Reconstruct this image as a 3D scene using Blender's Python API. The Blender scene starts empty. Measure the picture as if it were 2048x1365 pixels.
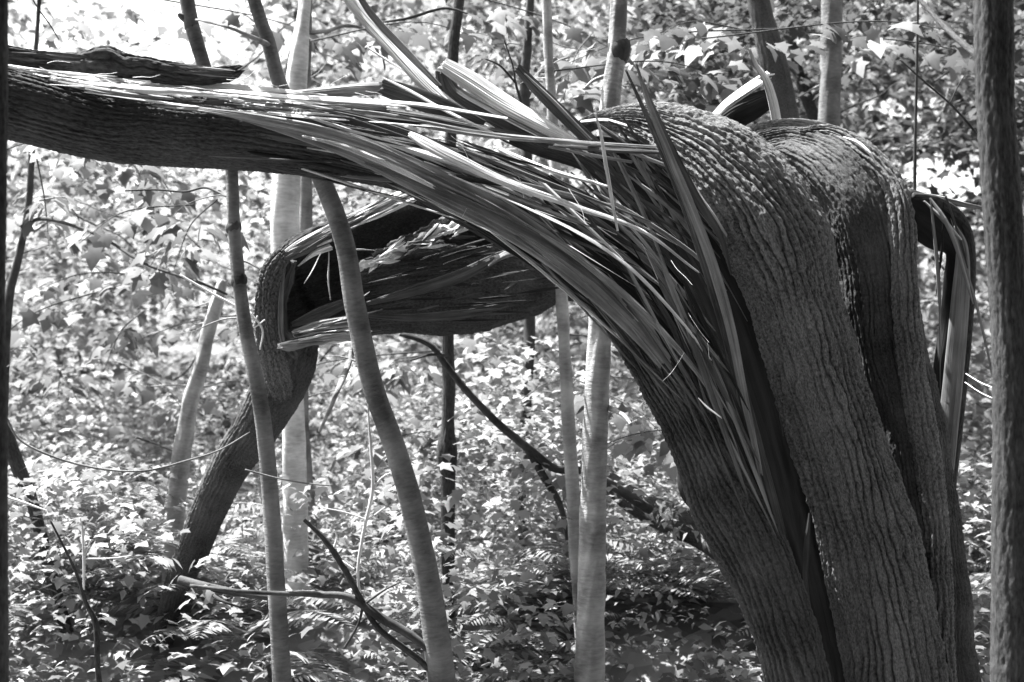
import bpy, math, random
import numpy as np
from mathutils import Vector

rnd = random.Random(7)
rng = np.random.default_rng(11)
S = bpy.context.scene
COL = S.collection

# ------------------------------------------------------------------ camera, sky, sun, exposure
FPX, CX, CY, CZ = 2844.0, 1024.0, 682.5, 1.7
cam_d = bpy.data.cameras.new("camera"); cam = bpy.data.objects.new("camera", cam_d); COL.objects.link(cam)
cam.location = (0, 0, CZ); cam.rotation_euler = (math.radians(90), 0, 0)
cam_d.lens = 50; cam_d.sensor_width = 36; cam_d.clip_end = 400; cam_d.clip_start = 0.05
cam_d.dof.use_dof = True; cam_d.dof.focus_distance = 3.95; cam_d.dof.aperture_fstop = 4.0
S.camera = cam
SUN_EL, SUN_AZ = 63.0, -62.0            # azimuth from +Y towards +X (negative: behind the scene, to the left)
w = bpy.data.worlds.new("World"); S.world = w; w.use_nodes = True
nt = w.node_tree; nt.nodes.clear()
sky = nt.nodes.new("ShaderNodeTexSky"); sky.sky_type = 'NISHITA'; sky.sun_disc = False
sky.sun_elevation = math.radians(SUN_EL); sky.sun_rotation = math.radians(SUN_AZ)
sky.dust_density = 3.0
bw = nt.nodes.new("ShaderNodeRGBToBW"); bg = nt.nodes.new("ShaderNodeBackground"); ow = nt.nodes.new("ShaderNodeOutputWorld")
nt.links.new(sky.outputs[0], bw.inputs[0]); nt.links.new(bw.outputs[0], bg.inputs[0]); nt.links.new(bg.outputs[0], ow.inputs[0])
bg.inputs[1].default_value = 0.12
sl = bpy.data.lights.new("sun", 'SUN'); sl.energy = 5.0; sl.angle = math.radians(0.6); sl.color = (1, 1, 1)
so = bpy.data.objects.new("sun", sl); COL.objects.link(so)
az, el = math.radians(SUN_AZ), math.radians(SUN_EL)
sd = Vector((math.sin(az) * math.cos(el), math.cos(az) * math.cos(el), math.sin(el)))
so.rotation_euler = sd.to_track_quat('Z', 'Y').to_euler()
S.view_settings.view_transform = 'Standard'; S.view_settings.look = 'None'
S.view_settings.exposure = 2.25; S.view_settings.gamma = 1; S.view_settings.use_curve_mapping = False
S.cycles.max_bounces = 6; S.cycles.transparent_max_bounces = 4; S.cycles.diffuse_bounces = 3
S.cycles.use_denoising = True

# ------------------------------------------------------------------ helpers
def at(px, py, Y):
    return ((px - CX) / FPX * Y, Y, CZ - (py - CY) / FPX * Y)

def smooth(x): x = np.clip(x, 0, 1); return x * x * (3 - 2 * x)

def perlin(x, y, seed=0):
    x = np.asarray(x, float); y = np.asarray(y, float)
    xi = np.floor(x).astype(np.int64); yi = np.floor(y).astype(np.int64)
    xf = x - xi; yf = y - yi
    def g(i, j, a, b):
        h = (i * 374761393 + j * 668265263 + seed * 974634777) & 0xffffffff
        h = ((h ^ (h >> 13)) * 1274126177) & 0xffffffff
        h = (h ^ (h >> 16)) & 0xffff
        ang = h / 65536.0 * 2 * np.pi
        return np.cos(ang) * a + np.sin(ang) * b
    u = xf * xf * xf * (xf * (xf * 6 - 15) + 10); v = yf * yf * yf * (yf * (yf * 6 - 15) + 10)
    n00 = g(xi, yi, xf, yf); n10 = g(xi + 1, yi, xf - 1, yf); n01 = g(xi, yi + 1, xf, yf - 1); n11 = g(xi + 1, yi + 1, xf - 1, yf - 1)
    return (n00 * (1 - u) + n10 * u) * (1 - v) + (n01 * (1 - u) + n11 * u) * v

def fbm(x, y, seed=0, o=3):
    r = 0; a = 1
    for k in range(o): r = r + a * perlin(x * 2 ** k, y * 2 ** k, seed + k * 17); a *= 0.5
    return r

def catmull(P, n):
    P = np.array(P, float); m = len(P)
    if m == 2:
        t = np.linspace(0, 1, n)[:, None]; return P[0] * (1 - t) + P[1] * t
    Q = np.vstack([2 * P[0] - P[1], P, 2 * P[-1] - P[-2]])
    seg = np.linalg.norm(np.diff(P[:, :3], axis=0), axis=1); cum = np.concatenate([[0], np.cumsum(seg)])
    s = np.linspace(0, cum[-1], n); i = np.clip(np.searchsorted(cum, s, 'right') - 1, 0, m - 2)
    t = ((s - cum[i]) / np.maximum(seg[i], 1e-9))[:, None]
    p0, p1, p2, p3 = Q[i], Q[i + 1], Q[i + 2], Q[i + 3]
    return 0.5 * (2 * p1 + (p2 - p0) * t + (2 * p0 - 5 * p1 + 4 * p2 - p3) * t ** 2 + (3 * p1 - p0 - 3 * p2 + p3) * t ** 3)

def mesh_np(name, V, F4, uv=None, smooth_=True, F3=None):
    me = bpy.data.meshes.new(name)
    V = np.ascontiguousarray(V, np.float32); F4 = np.asarray(F4, np.int32).reshape(-1, 4)
    F3 = np.zeros((0, 3), np.int32) if F3 is None else np.asarray(F3, np.int32).reshape(-1, 3)
    me.vertices.add(len(V)); me.vertices.foreach_set("co", V.ravel())
    nl = F4.size + F3.size; me.loops.add(nl)
    li = np.concatenate([F4.ravel(), F3.ravel()]); me.loops.foreach_set("vertex_index", li)
    nf = len(F4) + len(F3); me.polygons.add(nf)
    st = np.concatenate([np.arange(len(F4)) * 4, F4.size + np.arange(len(F3)) * 3]).astype(np.int32)
    me.polygons.foreach_set("loop_start", st)
    me.polygons.foreach_set("use_smooth", np.full(nf, smooth_, bool))
    if uv is not None:
        l = me.uv_layers.new(name="UVMap"); l.data.foreach_set("uv", np.ascontiguousarray(uv[li], np.float32).ravel())
    me.update(calc_edges=True)
    return me

def link(name, me, m, parent=None, kind=None, label=None):
    o = bpy.data.objects.new(name, me); COL.objects.link(o)
    if m is not None and not me.materials: me.materials.append(m)
    if parent is not None:
        o.parent = parent; o.matrix_parent_inverse = parent.matrix_basis.inverted()
    if kind: o["kind"] = kind
    if label: o["label"] = label
    return o

def thing(name, label, cat, loc=(0, 0, 0), group=None):
    o = bpy.data.objects.new(name, None); COL.objects.link(o); o.location = loc; o.empty_display_size = .1
    o["label"] = label; o["category"] = cat
    if group: o["group"] = group
    return o

def tag(o, label, cat, group=None):
    o["label"] = label; o["category"] = cat
    if group: o["group"] = group
    return o

def grid_faces(na, nr, wrap=True):
    i = np.arange(nr - 1)[:, None]; j = np.arange(na if wrap else na - 1)[None, :]
    j2 = (j + 1) % na if wrap else j + 1
    return np.stack([i * na + j, i * na + j2, (i + 1) * na + j2, (i + 1) * na + j], -1).reshape(-1, 4)

def frames(C):
    T = np.gradient(C, axis=0); T /= np.linalg.norm(T, axis=1)[:, None] + 1e-12
    Vd = C - np.array([0, 0, CZ]); Vd /= np.linalg.norm(Vd, axis=1)[:, None]
    W = np.cross(T, Vd); W /= np.linalg.norm(W, axis=1)[:, None] + 1e-9
    Fr = np.cross(T, W)                       # towards the viewer side
    s = np.sign((Fr * -Vd).sum(1)); s[s == 0] = 1
    return T, W, Fr * s[:, None]

def sweep(path, nr=40, na=12, depth=0.6, disp=None, sect=None, roll=0.0, jag0=0.0, jag1=0.0, smooth_=True, cap=True, name="m", seed=0):
    """path: (px, py, Y, halfwidth_px). Solid swept along it. disp(u,v,theta,t) in metres."""
    P = np.array([(*at(a, b, Y), h * Y / FPX) for a, b, Y, h in path])
    R = catmull(P, nr); C = R[:, :3]; hw = np.maximum(R[:, 3], 0.0006)
    T, W, Fr = frames(C)
    th = -np.pi / 2 + 2 * np.pi * np.arange(na) / na
    L = np.concatenate([[0], np.cumsum(np.linalg.norm(np.diff(C, axis=0), axis=1))])
    t = np.linspace(0, 1, nr)
    rr = np.ones(na) if sect is None else sect
    rl = roll if np.isscalar(roll) else np.interp(t, np.linspace(0, 1, len(roll)), roll)
    cr, sr = np.cos(rl) * np.ones(nr), np.sin(rl) * np.ones(nr)
    W2 = W * cr[:, None] + Fr * sr[:, None]; F2 = -W * sr[:, None] + Fr * cr[:, None]
    dep0 = depth
    if not np.isscalar(depth):
        dep0 = float(np.mean(depth)); depth = np.interp(t, np.linspace(0, 1, len(depth)), depth)[:, None]
    cx_ = np.cos(th)[None, :] * rr[None, :]; sy_ = np.sin(th)[None, :] * rr[None, :] * depth
    X = hw[:, None] * cx_; Z = hw[:, None] * sy_
    ucirc = 2 * np.pi * hw.mean() * math.sqrt((1 + dep0 ** 2) / 2)
    U = np.broadcast_to((th + np.pi / 2)[None, :] / (2 * np.pi) * ucirc, X.shape); Vv = np.broadcast_to(L[:, None], X.shape)
    if disp is not None:
        d = disp(U, Vv, np.broadcast_to(th[None, :], X.shape), np.broadcast_to(t[:, None], X.shape))
        nx = np.cos(th)[None, :] * depth; nz = np.sin(th)[None, :]; nn = np.sqrt(nx * nx + nz * nz)
        fade = np.minimum(1, hw / (hw.max() * 0.25))[:, None]
        X = X + d * fade * nx / nn; Z = Z + d * fade * nz / nn
    r2 = np.random.default_rng(seed + 5)
    A = np.zeros_like(X)
    j = r2.random(na)
    j = 0.6 * j + 0.4 * np.roll(j, 1)
    if jag0: A = A - (1 - smooth(t / 0.25))[:, None] * j[None, :] * jag0
    if jag1: A = A + smooth((t - 0.75) / 0.25)[:, None] * np.roll(j, 3)[None, :] * jag1
    V = C[:, None, :] + W2[:, None, :] * X[..., None] + F2[:, None, :] * Z[..., None] + T[:, None, :] * A[..., None]
    V = V.reshape(-1, 3); F = grid_faces(na, nr)
    uv = np.stack([U, Vv], -1).reshape(-1, 2)
    F3 = None
    if cap:
        c0 = V[:na].mean(0); c1 = V[-na:].mean(0); n = len(V)
        V = np.vstack([V, c0, c1]); uv = np.vstack([uv, [[0, 0], [0, L[-1]]]])
        jj = np.arange(na); k2 = (jj + 1) % na
        F3 = np.vstack([np.stack([np.full(na, n), k2, jj], 1), np.stack([np.full(na, n + 1), (nr - 1) * na + jj, (nr - 1) * na + k2], 1)])
    return mesh_np(name, V, F, uv, smooth_, F3)

# ------------------------------------------------------------------ materials (all neutral: the photograph is black and white)
def grey(v): return (v, v, v, 1)

def mat_fibre(name, lo, hi, fu=400, fv=6, bump=0.6, dist=0.002, rough=0.75, blotch=0.35, spec=0.25, patch=0):
    m = bpy.data.materials.new(name); m.use_nodes = True; n = m.node_tree.nodes; l = m.node_tree.links
    b = n["Principled BSDF"]; b.inputs["Roughness"].default_value = rough; b.inputs["Specular IOR Level"].default_value = spec
    uv = n.new("ShaderNodeUVMap"); mp = n.new("ShaderNodeMapping"); mp.inputs["Scale"].default_value = (fu, fv, 1)
    oi = n.new("ShaderNodeObjectInfo"); ad = n.new("ShaderNodeVectorMath"); ad.operation = 'SCALE'; ad.inputs[0].default_value = (37, 91, 0)
    l.new(oi.outputs["Random"], ad.inputs["Scale"]); l.new(ad.outputs[0], mp.inputs["Location"])
    l.new(uv.outputs[0], mp.inputs[0])
    t = n.new("ShaderNodeTexNoise"); t.inputs["Scale"].default_value = 1; t.inputs["Detail"].default_value = 5; t.inputs["Roughness"].default_value = .65
    l.new(mp.outputs[0], t.inputs["Vector"])
    tb = n.new("ShaderNodeTexNoise"); tb.inputs["Scale"].default_value = 9; tb.inputs["Detail"].default_value = 4
    tc = n.new("ShaderNodeTexCoord"); l.new(tc.outputs["Object"], tb.inputs["Vector"])
    mx = n.new("ShaderNodeMix"); mx.data_type = 'FLOAT'; mx.inputs[0].default_value = blotch
    l.new(t.outputs["Fac"], mx.inputs[2]); l.new(tb.outputs["Fac"], mx.inputs[3])
    r = n.new("ShaderNodeValToRGB"); r.color_ramp.elements[0].position = .36; r.color_ramp.elements[1].position = .64
    r.color_ramp.elements[0].color = grey(lo); r.color_ramp.elements[1].color = grey(hi)
    l.new(mx.outputs[0], r.inputs[0])
    l.new(r.outputs[0], b.inputs["Base Color"])
    bu = n.new("ShaderNodeBump"); bu.inputs["Strength"].default_value = bump; bu.inputs["Distance"].default_value = dist
    l.new(t.outputs["Fac"], bu.inputs["Height"]); l.new(bu.outputs[0], b.inputs["Normal"])
    return m

M = {}
M['fresh'] = mat_fibre('fresh_split_wood', .34, .85, 170, 3, 1.0, .004)
M['grey'] = mat_fibre('weathered_split_wood', .08, .34, 170, 3, 1.0, .004)
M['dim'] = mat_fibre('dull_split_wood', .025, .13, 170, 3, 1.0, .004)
M['dark'] = mat_fibre('near_black_wood', .008, .022, 200, 4, .9)  # near-black paints the shade in the gaps; also on black strips and splinters
M['bark'] = mat_fibre('rough_bark', .03, .23, 300, 110, 1.0, .005, .9, .25)
M['bark2'] = mat_fibre('fine_bark', .022, .12, 300, 120, 1.0, .004, .9, .4)
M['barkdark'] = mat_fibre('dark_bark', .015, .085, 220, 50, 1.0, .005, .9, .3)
M['stem'] = mat_fibre('sapling_bark', .07, .24, 40, 110, 1.0, .004, .8, .7)
M['stemd'] = mat_fibre('dark_sapling_bark', .02, .09, 100, 40, .9, .003, .85, .6)
M['stempale'] = mat_fibre('pale_sapling_bark', .15, .45, 40, 100, .9, .003, .8, .7)
M['stemmid'] = mat_fibre('pale_smooth_bark', .15, .52, 30, 90, .9, .004, .8, .7)
M['dark2'] = mat_fibre('blackish_bark', .010, .045, 220, 50, 1.0, .005, .9, .3)
M['birch'] = mat_fibre('white_trunk_bark', .35, .85, 30, 90, .8, .002, .8, .6)
M['twigpale'] = mat_fibre('bleached_twig', .5, .75, 40, 20, .2)
M['twigdark'] = mat_fibre('dark_twig', .02, .06, 40, 20, .2)

def mat_leaf(name, d, tr, rough=.5):
    m = bpy.data.materials.new(name); m.use_nodes = True; n = m.node_tree.nodes; l = m.node_tree.links
    n.remove(n["Principled BSDF"]); out = n["Material Output"]
    a = n.new("ShaderNodeBsdfDiffuse"); t = n.new("ShaderNodeBsdfTranslucent"); g = n.new("ShaderNodeBsdfGlossy")
    g.inputs["Roughness"].default_value = rough; g.inputs["Color"].default_value = grey(.6)
    geo = n.new("ShaderNodeNewGeometry")
    r = n.new("ShaderNodeMapRange"); r.inputs[3].default_value = .4; r.inputs[4].default_value = 1.35
    l.new(geo.outputs["Random Per Island"], r.inputs[0])
    for sh, v in ((a, d), (t, tr)):
        mu = n.new("ShaderNodeVectorMath"); mu.operation = 'SCALE'; mu.inputs[0].default_value = (v, v, v)
        l.new(r.outputs[0], mu.inputs["Scale"]); l.new(mu.outputs[0], sh.inputs["Color"])
    s = n.new("ShaderNodeAddShader"); l.new(a.outputs[0], s.inputs[0]); l.new(t.outputs[0], s.inputs[1])
    mx = n.new("ShaderNodeMixShader"); mx.inputs[0].default_value = .03
    l.new(s.outputs[0], mx.inputs[1]); l.new(g.outputs[0], mx.inputs[2]); l.new(mx.outputs[0], out.inputs[0])
    return m
M['leaf'] = mat_leaf('broad_leaf', .105, .125)
M['leafshade'] = mat_leaf('shade_toned_leaf', .045, .04)  # darker copy of the leaf colour, painting in the shade of the wood
M['fern'] = mat_leaf('fern_leaf', .14, .18)

def mat_ground():
    m = bpy.data.materials.new('leaf_litter'); m.use_nodes = True; n = m.node_tree.nodes; l = m.node_tree.links
    b = n["Principled BSDF"]; b.inputs["Roughness"].default_value = .95
    tc = n.new("ShaderNodeTexCoord"); t = n.new("ShaderNodeTexVoronoi"); t.inputs["Scale"].default_value = 14
    t2 = n.new("ShaderNodeTexNoise"); t2.inputs["Scale"].default_value = 3; t2.inputs["Detail"].default_value = 6
    l.new(tc.outputs["Object"], t.inputs["Vector"]); l.new(tc.outputs["Object"], t2.inputs["Vector"])
    mx = n.new("ShaderNodeMix"); mx.data_type = 'RGBA'; mx.inputs[0].default_value = .5
    l.new(t.outputs["Color"], mx.inputs[6]); l.new(t2.outputs["Fac"], mx.inputs[7])
    bwn = n.new("ShaderNodeRGBToBW"); l.new(mx.outputs[2], bwn.inputs[0])
    r = n.new("ShaderNodeValToRGB"); r.color_ramp.elements[0].position = .25; r.color_ramp.elements[1].position = .75
    r.color_ramp.elements[0].color = grey(.05); r.color_ramp.elements[1].color = grey(.22)
    l.new(bwn.outputs[0], r.inputs[0]); l.new(r.outputs[0], b.inputs["Base Color"])
    bu = n.new("ShaderNodeBump"); bu.inputs["Distance"].default_value = .03; l.new(t.outputs["Distance"], bu.inputs["Height"]); l.new(bu.outputs[0], b.inputs["Normal"])
    return m
M['ground'] = mat_ground()

# ------------------------------------------------------------------ ground
def gz(x, y):
    x = np.asarray(x, float); y = np.asarray(y, float)
    return 0.10 * perlin(x * .35, y * .35, 3) + .35 * perlin(x * .08, y * .08, 5) + 0.05 * np.clip(y - 9, 0, 60) + .8 * smooth((y - 3.9) / 1.6)
n = 260
gx = np.concatenate([np.linspace(-150, -16, 40), np.linspace(-15.5, 15.5, 180), np.linspace(16, 150, 40)])
gy = np.concatenate([np.linspace(-60, -2, 30), np.linspace(-1.5, 30, 180), np.linspace(31, 220, 50)])
GX, GY = np.meshgrid(gx, gy)
V = np.stack([GX, GY, gz(GX, GY)], -1).reshape(-1, 3)
g = link('ground', mesh_np('ground', V, grid_faces(len(gx), len(gy), False)), M['ground'], kind='structure')

# ------------------------------------------------------------------ trunks and saplings of the wood
def ground_px(Y): return CY + FPX * (CZ + .1 - .0) / Y
def trunk_disp(amp, seed, f=1.0):
    def d(U, V, th, t):
        return amp * (fbm(np.cos(th) * 1.5 * f + V * 6 * f, np.sin(th) * 1.5 * f + V * 2.1 * f, seed, 3))
    return d

def furrow(fu, fv, amp, seed, warp=.6, fine=.3, flute=0.0):
    """long interlacing furrows, cross cracks and grit"""
    def d(U, V_, th, t):
        q = U * fu + 1.0 * perlin(U * fu * .4, V_ * fv * .8, seed) + .45 * perlin(U * fu * 1.1, V_ * fv * 2.6, seed + 4) + .12 * perlin(U * fu * 2, V_ * fv * 9, seed + 6)
        h = np.abs(np.sin(np.pi * q)) ** .55
        col = np.floor(q); ph = np.modf(np.abs(np.sin(col * 12.9898 + seed) * 43758.5453))[0]
        cr = np.abs(np.sin(np.pi * (V_ * fv * 2.2 + ph * 7 + .5 * perlin(U * fu, V_ * fv * 4, seed + 9)))) ** .22
        grit = fbm(U * fu * 3.2, V_ * fu * 1.6, seed + 11, 3)
        vary = .75 + .9 * perlin(U * fu * .2, V_ * fv * .6, seed + 13)
        big = perlin(U * fu * .12, V_ * fv * .25, seed + 3)
        fl = flute * (perlin(U * 6.5 + .6 * perlin(V_ * 1.1, V_ * 0 + 5.1, seed + 21), V_ * .7, seed + 22) + .5 * perlin(U * 14, V_ * 1.6, seed + 23) + .35 * perlin(U * 9, V_ * 7, seed + 24))
        return amp * vary * (h * (.6 + .4 * cr) - .6) + amp * fine * grit + amp * .8 * big + fl
    return d

def tree(name, label, cat, path, m, amp=.004, branches=(), knots=(), group=None, up=True, down=True, na=20, flare=True, seed=1):
    """path: (px,py,Y,hw). Extended to the ground and above the frame."""
    p = list(path)
    if down:
        a, b = p[-2], p[-1]; zb = at(b[0], b[1], b[2])[2]
        if zb > 0:
            yend = CY + FPX * (CZ + .12) / b[2]
            sl_ = (b[0] - a[0]) / max(1, b[1] - a[1])
            mid = (b[1] + yend) / 2
            p.append((b[0] + sl_ * .7 * (mid - b[1]), mid, b[2], b[3] * 1.05))
            p.append((b[0] + sl_ * .9 * (yend - b[1]), yend, b[2], b[3] * (1.5 if flare else 1.1)))
    if up:
        a, b = p[1], p[0]; sl_ = (b[0] - a[0]) / min(-1, b[1] - a[1])
        for k in (500, 1400): p.insert(0, (b[0] + sl_ * -k * .9, b[1] - k, b[2], b[3] * (1 - k / 3200)))
    base = at(p[-1][0], p[-1][1], p[-1][2])
    T_ = thing(name, label, cat, (base[0], base[1], float(gz(base[0], base[1]))), group)
    L = sum(math.hypot(p[i + 1][0] - p[i][0], p[i + 1][1] - p[i][1]) for i in range(len(p) - 1))
    def dsp(U, V_, th, t):
        d = trunk_disp(amp, seed)(U, V_, th, t)
        return d
    if m in (M['barkdark'], M['bark2'], M['dark2']): dsp = furrow(max(40, 9 / (p[1][3] * p[1][2] / FPX * 6.28)), 9, .12 * p[1][3] * p[1][2] / FPX, seed, fine=.6); na = max(na, 90)
    me = sweep(p, nr=int(max(60, L / (7 if na > 80 else 12))), na=na, depth=1.0, disp=dsp, name='trunk')
    link('trunk', me, m, T_)
    for br in branches:
        link('branch', sweep(br, nr=26, na=7, depth=1, disp=trunk_disp(.0015, seed + 3), name='branch'), m, T_)
    rt = random.Random(seed * 7 + 1); q0 = [p_ for p_ in path if -40 < p_[1] < 1400]
    for k in range(5 if m in (M['stem'], M['stempale'], M['stemd']) and len(q0) > 3 else 0):
        i = rt.randrange(len(q0) - 1); f = rt.random(); a_, b_ = q0[i], q0[i + 1]
        x, y, Y_, h_ = [a_[j] + (b_[j] - a_[j]) * f for j in range(4)]
        sg = rt.choice((-1, 1)); L_ = rt.uniform(15, 150); el_ = rt.uniform(-.6, .35); tw = []
        for q in range(5): tw.append((x, y, Y_ + .03 * q, max(.5, h_ * .16 * (1 - q / 5)))); x += sg * math.cos(el_) * L_ / 4; y += math.sin(el_) * L_ / 4; el_ += rt.uniform(-.3, .3)
        link('twig', sweep(tw, nr=14, na=5, depth=1, name='twig'), m, T_)
    for kx, ky, kY, kr in knots:
        link('knot', sweep([(kx, ky - kr * 1.3, kY, kr * .2), (kx + 1, ky - kr * .7, kY, kr * .85), (kx, ky, kY, kr), (kx - 1, ky + kr * .8, kY, kr * .8), (kx, ky + kr * 1.4, kY, kr * .2)],
             nr=16, na=14, depth=1, disp=trunk_disp(.008, seed + 9, 2), name='knot'), M['stemd'], T_)
    return T_

tree('dark_trunk', 'dark trunk cropped by the left edge of the photo', 'tree',
     [(4, -20, 2.6, 12), (2, 120, 2.6, 14), (4, 420, 2.6, 9), (-2, 640, 2.6, 12), (4, 760, 2.6, 10), (3, 1100, 2.6, 13), (4, 1400, 2.6, 14)], M['barkdark'], .003, seed=2)
tree('sapling', 'slim grey sapling with dark nodes crossing in front of the leaning dark log', 'tree',
     [(374, 0, 4.07, 15), (386, 60, 4.07, 15), (404, 120, 4.07, 14), (440, 240, 4.07, 12), (462, 330, 4.07, 12), (470, 480, 4.07, 13), (488, 640, 4.07, 14), (520, 800, 4.07, 16), (540, 980, 4.07, 17), (553, 1180, 4.07, 18), (566, 1400, 4.07, 19)],
     M['stem'], .0018, knots=[(468, 455, 4.07, 13.6), (479, 562, 4.07, 14)], branches=[[(372, 38, 4.07, 9), (362, 32, 4.06, 7), (357, 28, 4.05, 2)]], seed=3)
tree('sapling', 'smooth grey sapling leaning across the open end of the hollow log', 'tree',
     [(508, 0, 4.03, 13), (535, 80, 4.03, 14), (560, 170, 4.03, 15), (610, 290, 4.03, 17), (652, 380, 4.03, 19), (690, 490, 4.03, 20), (712, 620, 4.03, 21), (748, 780, 4.03, 21), (798, 920, 4.03, 22), (835, 1060, 4.03, 23), (862, 1200, 4.03, 25), (888, 1400, 4.03, 29)],
     M['stem'], .002, branches=[[(715, 660, 4.05, 5), (700, 720, 4.1, 6), (672, 790, 3.4, 5), (640, 862, 4.07, 3)], [(536, 90, 4.03, 7), (470, 60, 3.5, 3), (420, 45, 3.6, 3), (392, 40, 3.7, 2)]], seed=4)
tree('dark_trunk', 'large dark trunk with a pale rim standing along the right edge', 'tree',
     [(1986, -20, 3.0, 37), (1990, 200, 3.0, 36), (2006, 420, 3.0, 37), (2022, 700, 3.0, 37), (2026, 1000, 3.0, 40), (2028, 1400, 3.0, 46)], M['barkdark'], .005, na=36,
     branches=[[(1968, 130, 3.0, 9), (1945, 105, 3.05, 7), (1895, 60, 3.15, 5), (1840, 0, 3.3, 4), (1800, -60, 3.4, 3)]], seed=5)
tree('pale_trunk', 'pale trunk bright on its left side standing beneath the splintered arch', 'tree',
     [(1238, -20, 4.5, 17), (1234, 100, 4.5, 18), (1220, 215, 4.5, 20), (1206, 500, 4.5, 23), (1198, 700, 4.5, 24), (1190, 900, 4.5, 25), (1184, 1120, 4.5, 27), (1178, 1400, 4.5, 30)], M['stemmid'], .006, na=28,
     knots=[(1238, 102, 4.5, 23)], branches=[[(1215, 815, 4.5, 6), (1245, 830, 4.42, 5), (1262, 850, 4.38, 4)], [(1222, 150, 4.5, 5), (1190, 160, 4.5, 4), (1170, 175, 4.5, 2)]], seed=6)
tree('slender_tree', 'narrow grey trunk just left of the pale trunk under the arch', 'tree',
     [(1092, -20, 4.9, 9), (1096, 90, 4.9, 9), (1104, 215, 4.9, 10), (1118, 480, 4.9, 12), (1128, 680, 4.9, 12), (1138, 860, 4.9, 13), (1152, 1100, 4.9, 14), (1164, 1280, 4.9, 14)], M['stempale'], .004, seed=7)
tree('slender_tree', 'dim slender trunk between the dark knotty trunk and the pale trunks', 'tree',
     [(1062, -20, 6.0, 8), (1054, 100, 6.0, 9), (1050, 200, 6.0, 10), (1060, 500, 6.0, 11), (1058, 700, 6.0, 11), (1050, 860, 6.0, 11), (1046, 1010, 6.0, 11)], M['stemd'], .004, seed=8)
tree('knotty_trunk', 'dark knotty trunk with a swollen middle hanging below the hollow log', 'tree',
     [(920, -20, 5.3, 10), (905, 140, 5.3, 11), (896, 640, 5.3, 12), (898, 760, 5.3, 13), (896, 850, 5.3, 13), (894, 905, 5.3, 21), (896, 960, 5.3, 15), (896, 1060, 5.3, 14)], M['barkdark'], .006, seed=9)
tree('white_trunk', 'broad white sunlit trunk standing behind the hollow log end', 'tree',
     [(612, -20, 5.4, 11), (600, 100, 5.4, 18), (575, 330, 5.4, 27), (570, 500, 5.4, 28), (580, 700, 5.4, 24), (588, 900, 5.4, 23), (592, 1100, 5.4, 25)], M['birch'], .006, na=24, seed=10)
tree('grey_trunk', 'straight grey trunk rising above the log left of the long splinter', 'tree',
     [(614, -20, 5.7, 11), (612, 90, 5.7, 11), (610, 180, 5.7, 12), (612, 500, 5.7, 13), (604, 800, 5.7, 13), (612, 960, 5.7, 14), (625, 1100, 5.7, 14)], M['stem'], .005, seed=11,
     branches=[[(620, 66, 5.7, 5), (655, 62, 5.65, 4), (690, 52, 5.6, 4), (730, 60, 5.6, 3), (760, 92, 5.6, 3), (770, 140, 5.6, 2)]])
tree('leaning_trunk', 'pale leaning stub of a trunk, left of the slim grey sapling', 'tree',
     [(446, 560, 5.3, 9), (436, 600, 5.3, 13), (418, 660, 5.3, 14), (400, 740, 5.3, 15), (382, 800, 5.3, 16), (370, 870, 5.3, 17), (358, 960, 5.3, 18)], M['stempale'], .006, up=False, seed=12)
tree('rough_trunk', 'rough barked grey trunk leaning above the folded bark', 'tree',
     [(1512, -20, 6.0, 22), (1530, 60, 6.0, 24), (1550, 140, 6.0, 27), (1572, 250, 6.0, 28), (1600, 420, 6.0, 30), (1640, 900, 6.0, 34)], M['bark2'], .012, na=36, seed=13)
tree('dark_trunk', 'thin dark trunk leaning away between two grey trunks above the bark', 'tree',
     [(1575, 40, 7.4, 10), (1592, 130, 7.4, 11), (1615, 200, 7.4, 12), (1640, 270, 7.4, 12), (1690, 420, 7.4, 13), (1740, 700, 7.4, 15)], M['barkdark'], .005, seed=14)
tree('straight_trunk', 'straight upright trunk, shaded on its right, behind the bark fold', 'tree',
     [(1664, -20, 6.2, 21), (1662, 120, 6.2, 21), (1658, 265, 6.2, 22), (1655, 600, 6.2, 24), (1655, 1000, 6.2, 26)], M['stem'], .005, na=28, seed=15)
tree('thin_sapling', 'needle thin dark sapling rising over the right bark fold', 'tree',
     [(1836, -20, 5.2, 2.5), (1833, 150, 5.2, 3), (1829, 390, 5.2, 3.5), (1828, 800, 5.2, 4.5)], M['twigdark'], .001, na=8, seed=16)
tree('curved_sapling', 'curved thin sapling bending towards the left edge', 'tree',
     [(80, -20, 5.6, 4), (70, 130, 5.6, 5), (64, 300, 5.6, 6), (56, 420, 5.6, 7), (36, 520, 5.6, 8), (18, 600, 5.6, 9), (8, 760, 5.6, 10), (2, 980, 5.6, 10)], M['stemd'], .002, na=10, seed=17,
     branches=[[(54, 445, 5.6, 4), (90, 438, 5.5, 4), (140, 450, 5.45, 3.5), (210, 478, 5.4, 3), (290, 528, 5.3, 3), (400, 566, 5.2, 3), (455, 590, 5.2, 2)]])
tree('dark_trunk', 'dark stump leaning at the far lower left', 'tree',
     [(12, 850, 5.2, 10), (24, 900, 5.2, 13), (46, 960, 5.2, 14), (66, 1010, 5.2, 12)], M['barkdark'], .005, up=False, seed=18)
tree('pale_trunk', 'pale narrow trunk cropped at the right edge beside the large dark one', 'tree',
     [(2060, 500, 4.2, 10), (2056, 700, 4.2, 14), (2044, 900, 4.2, 16), (2040, 1400, 4.2, 18)], M['stem'], .003, seed=19)
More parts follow.
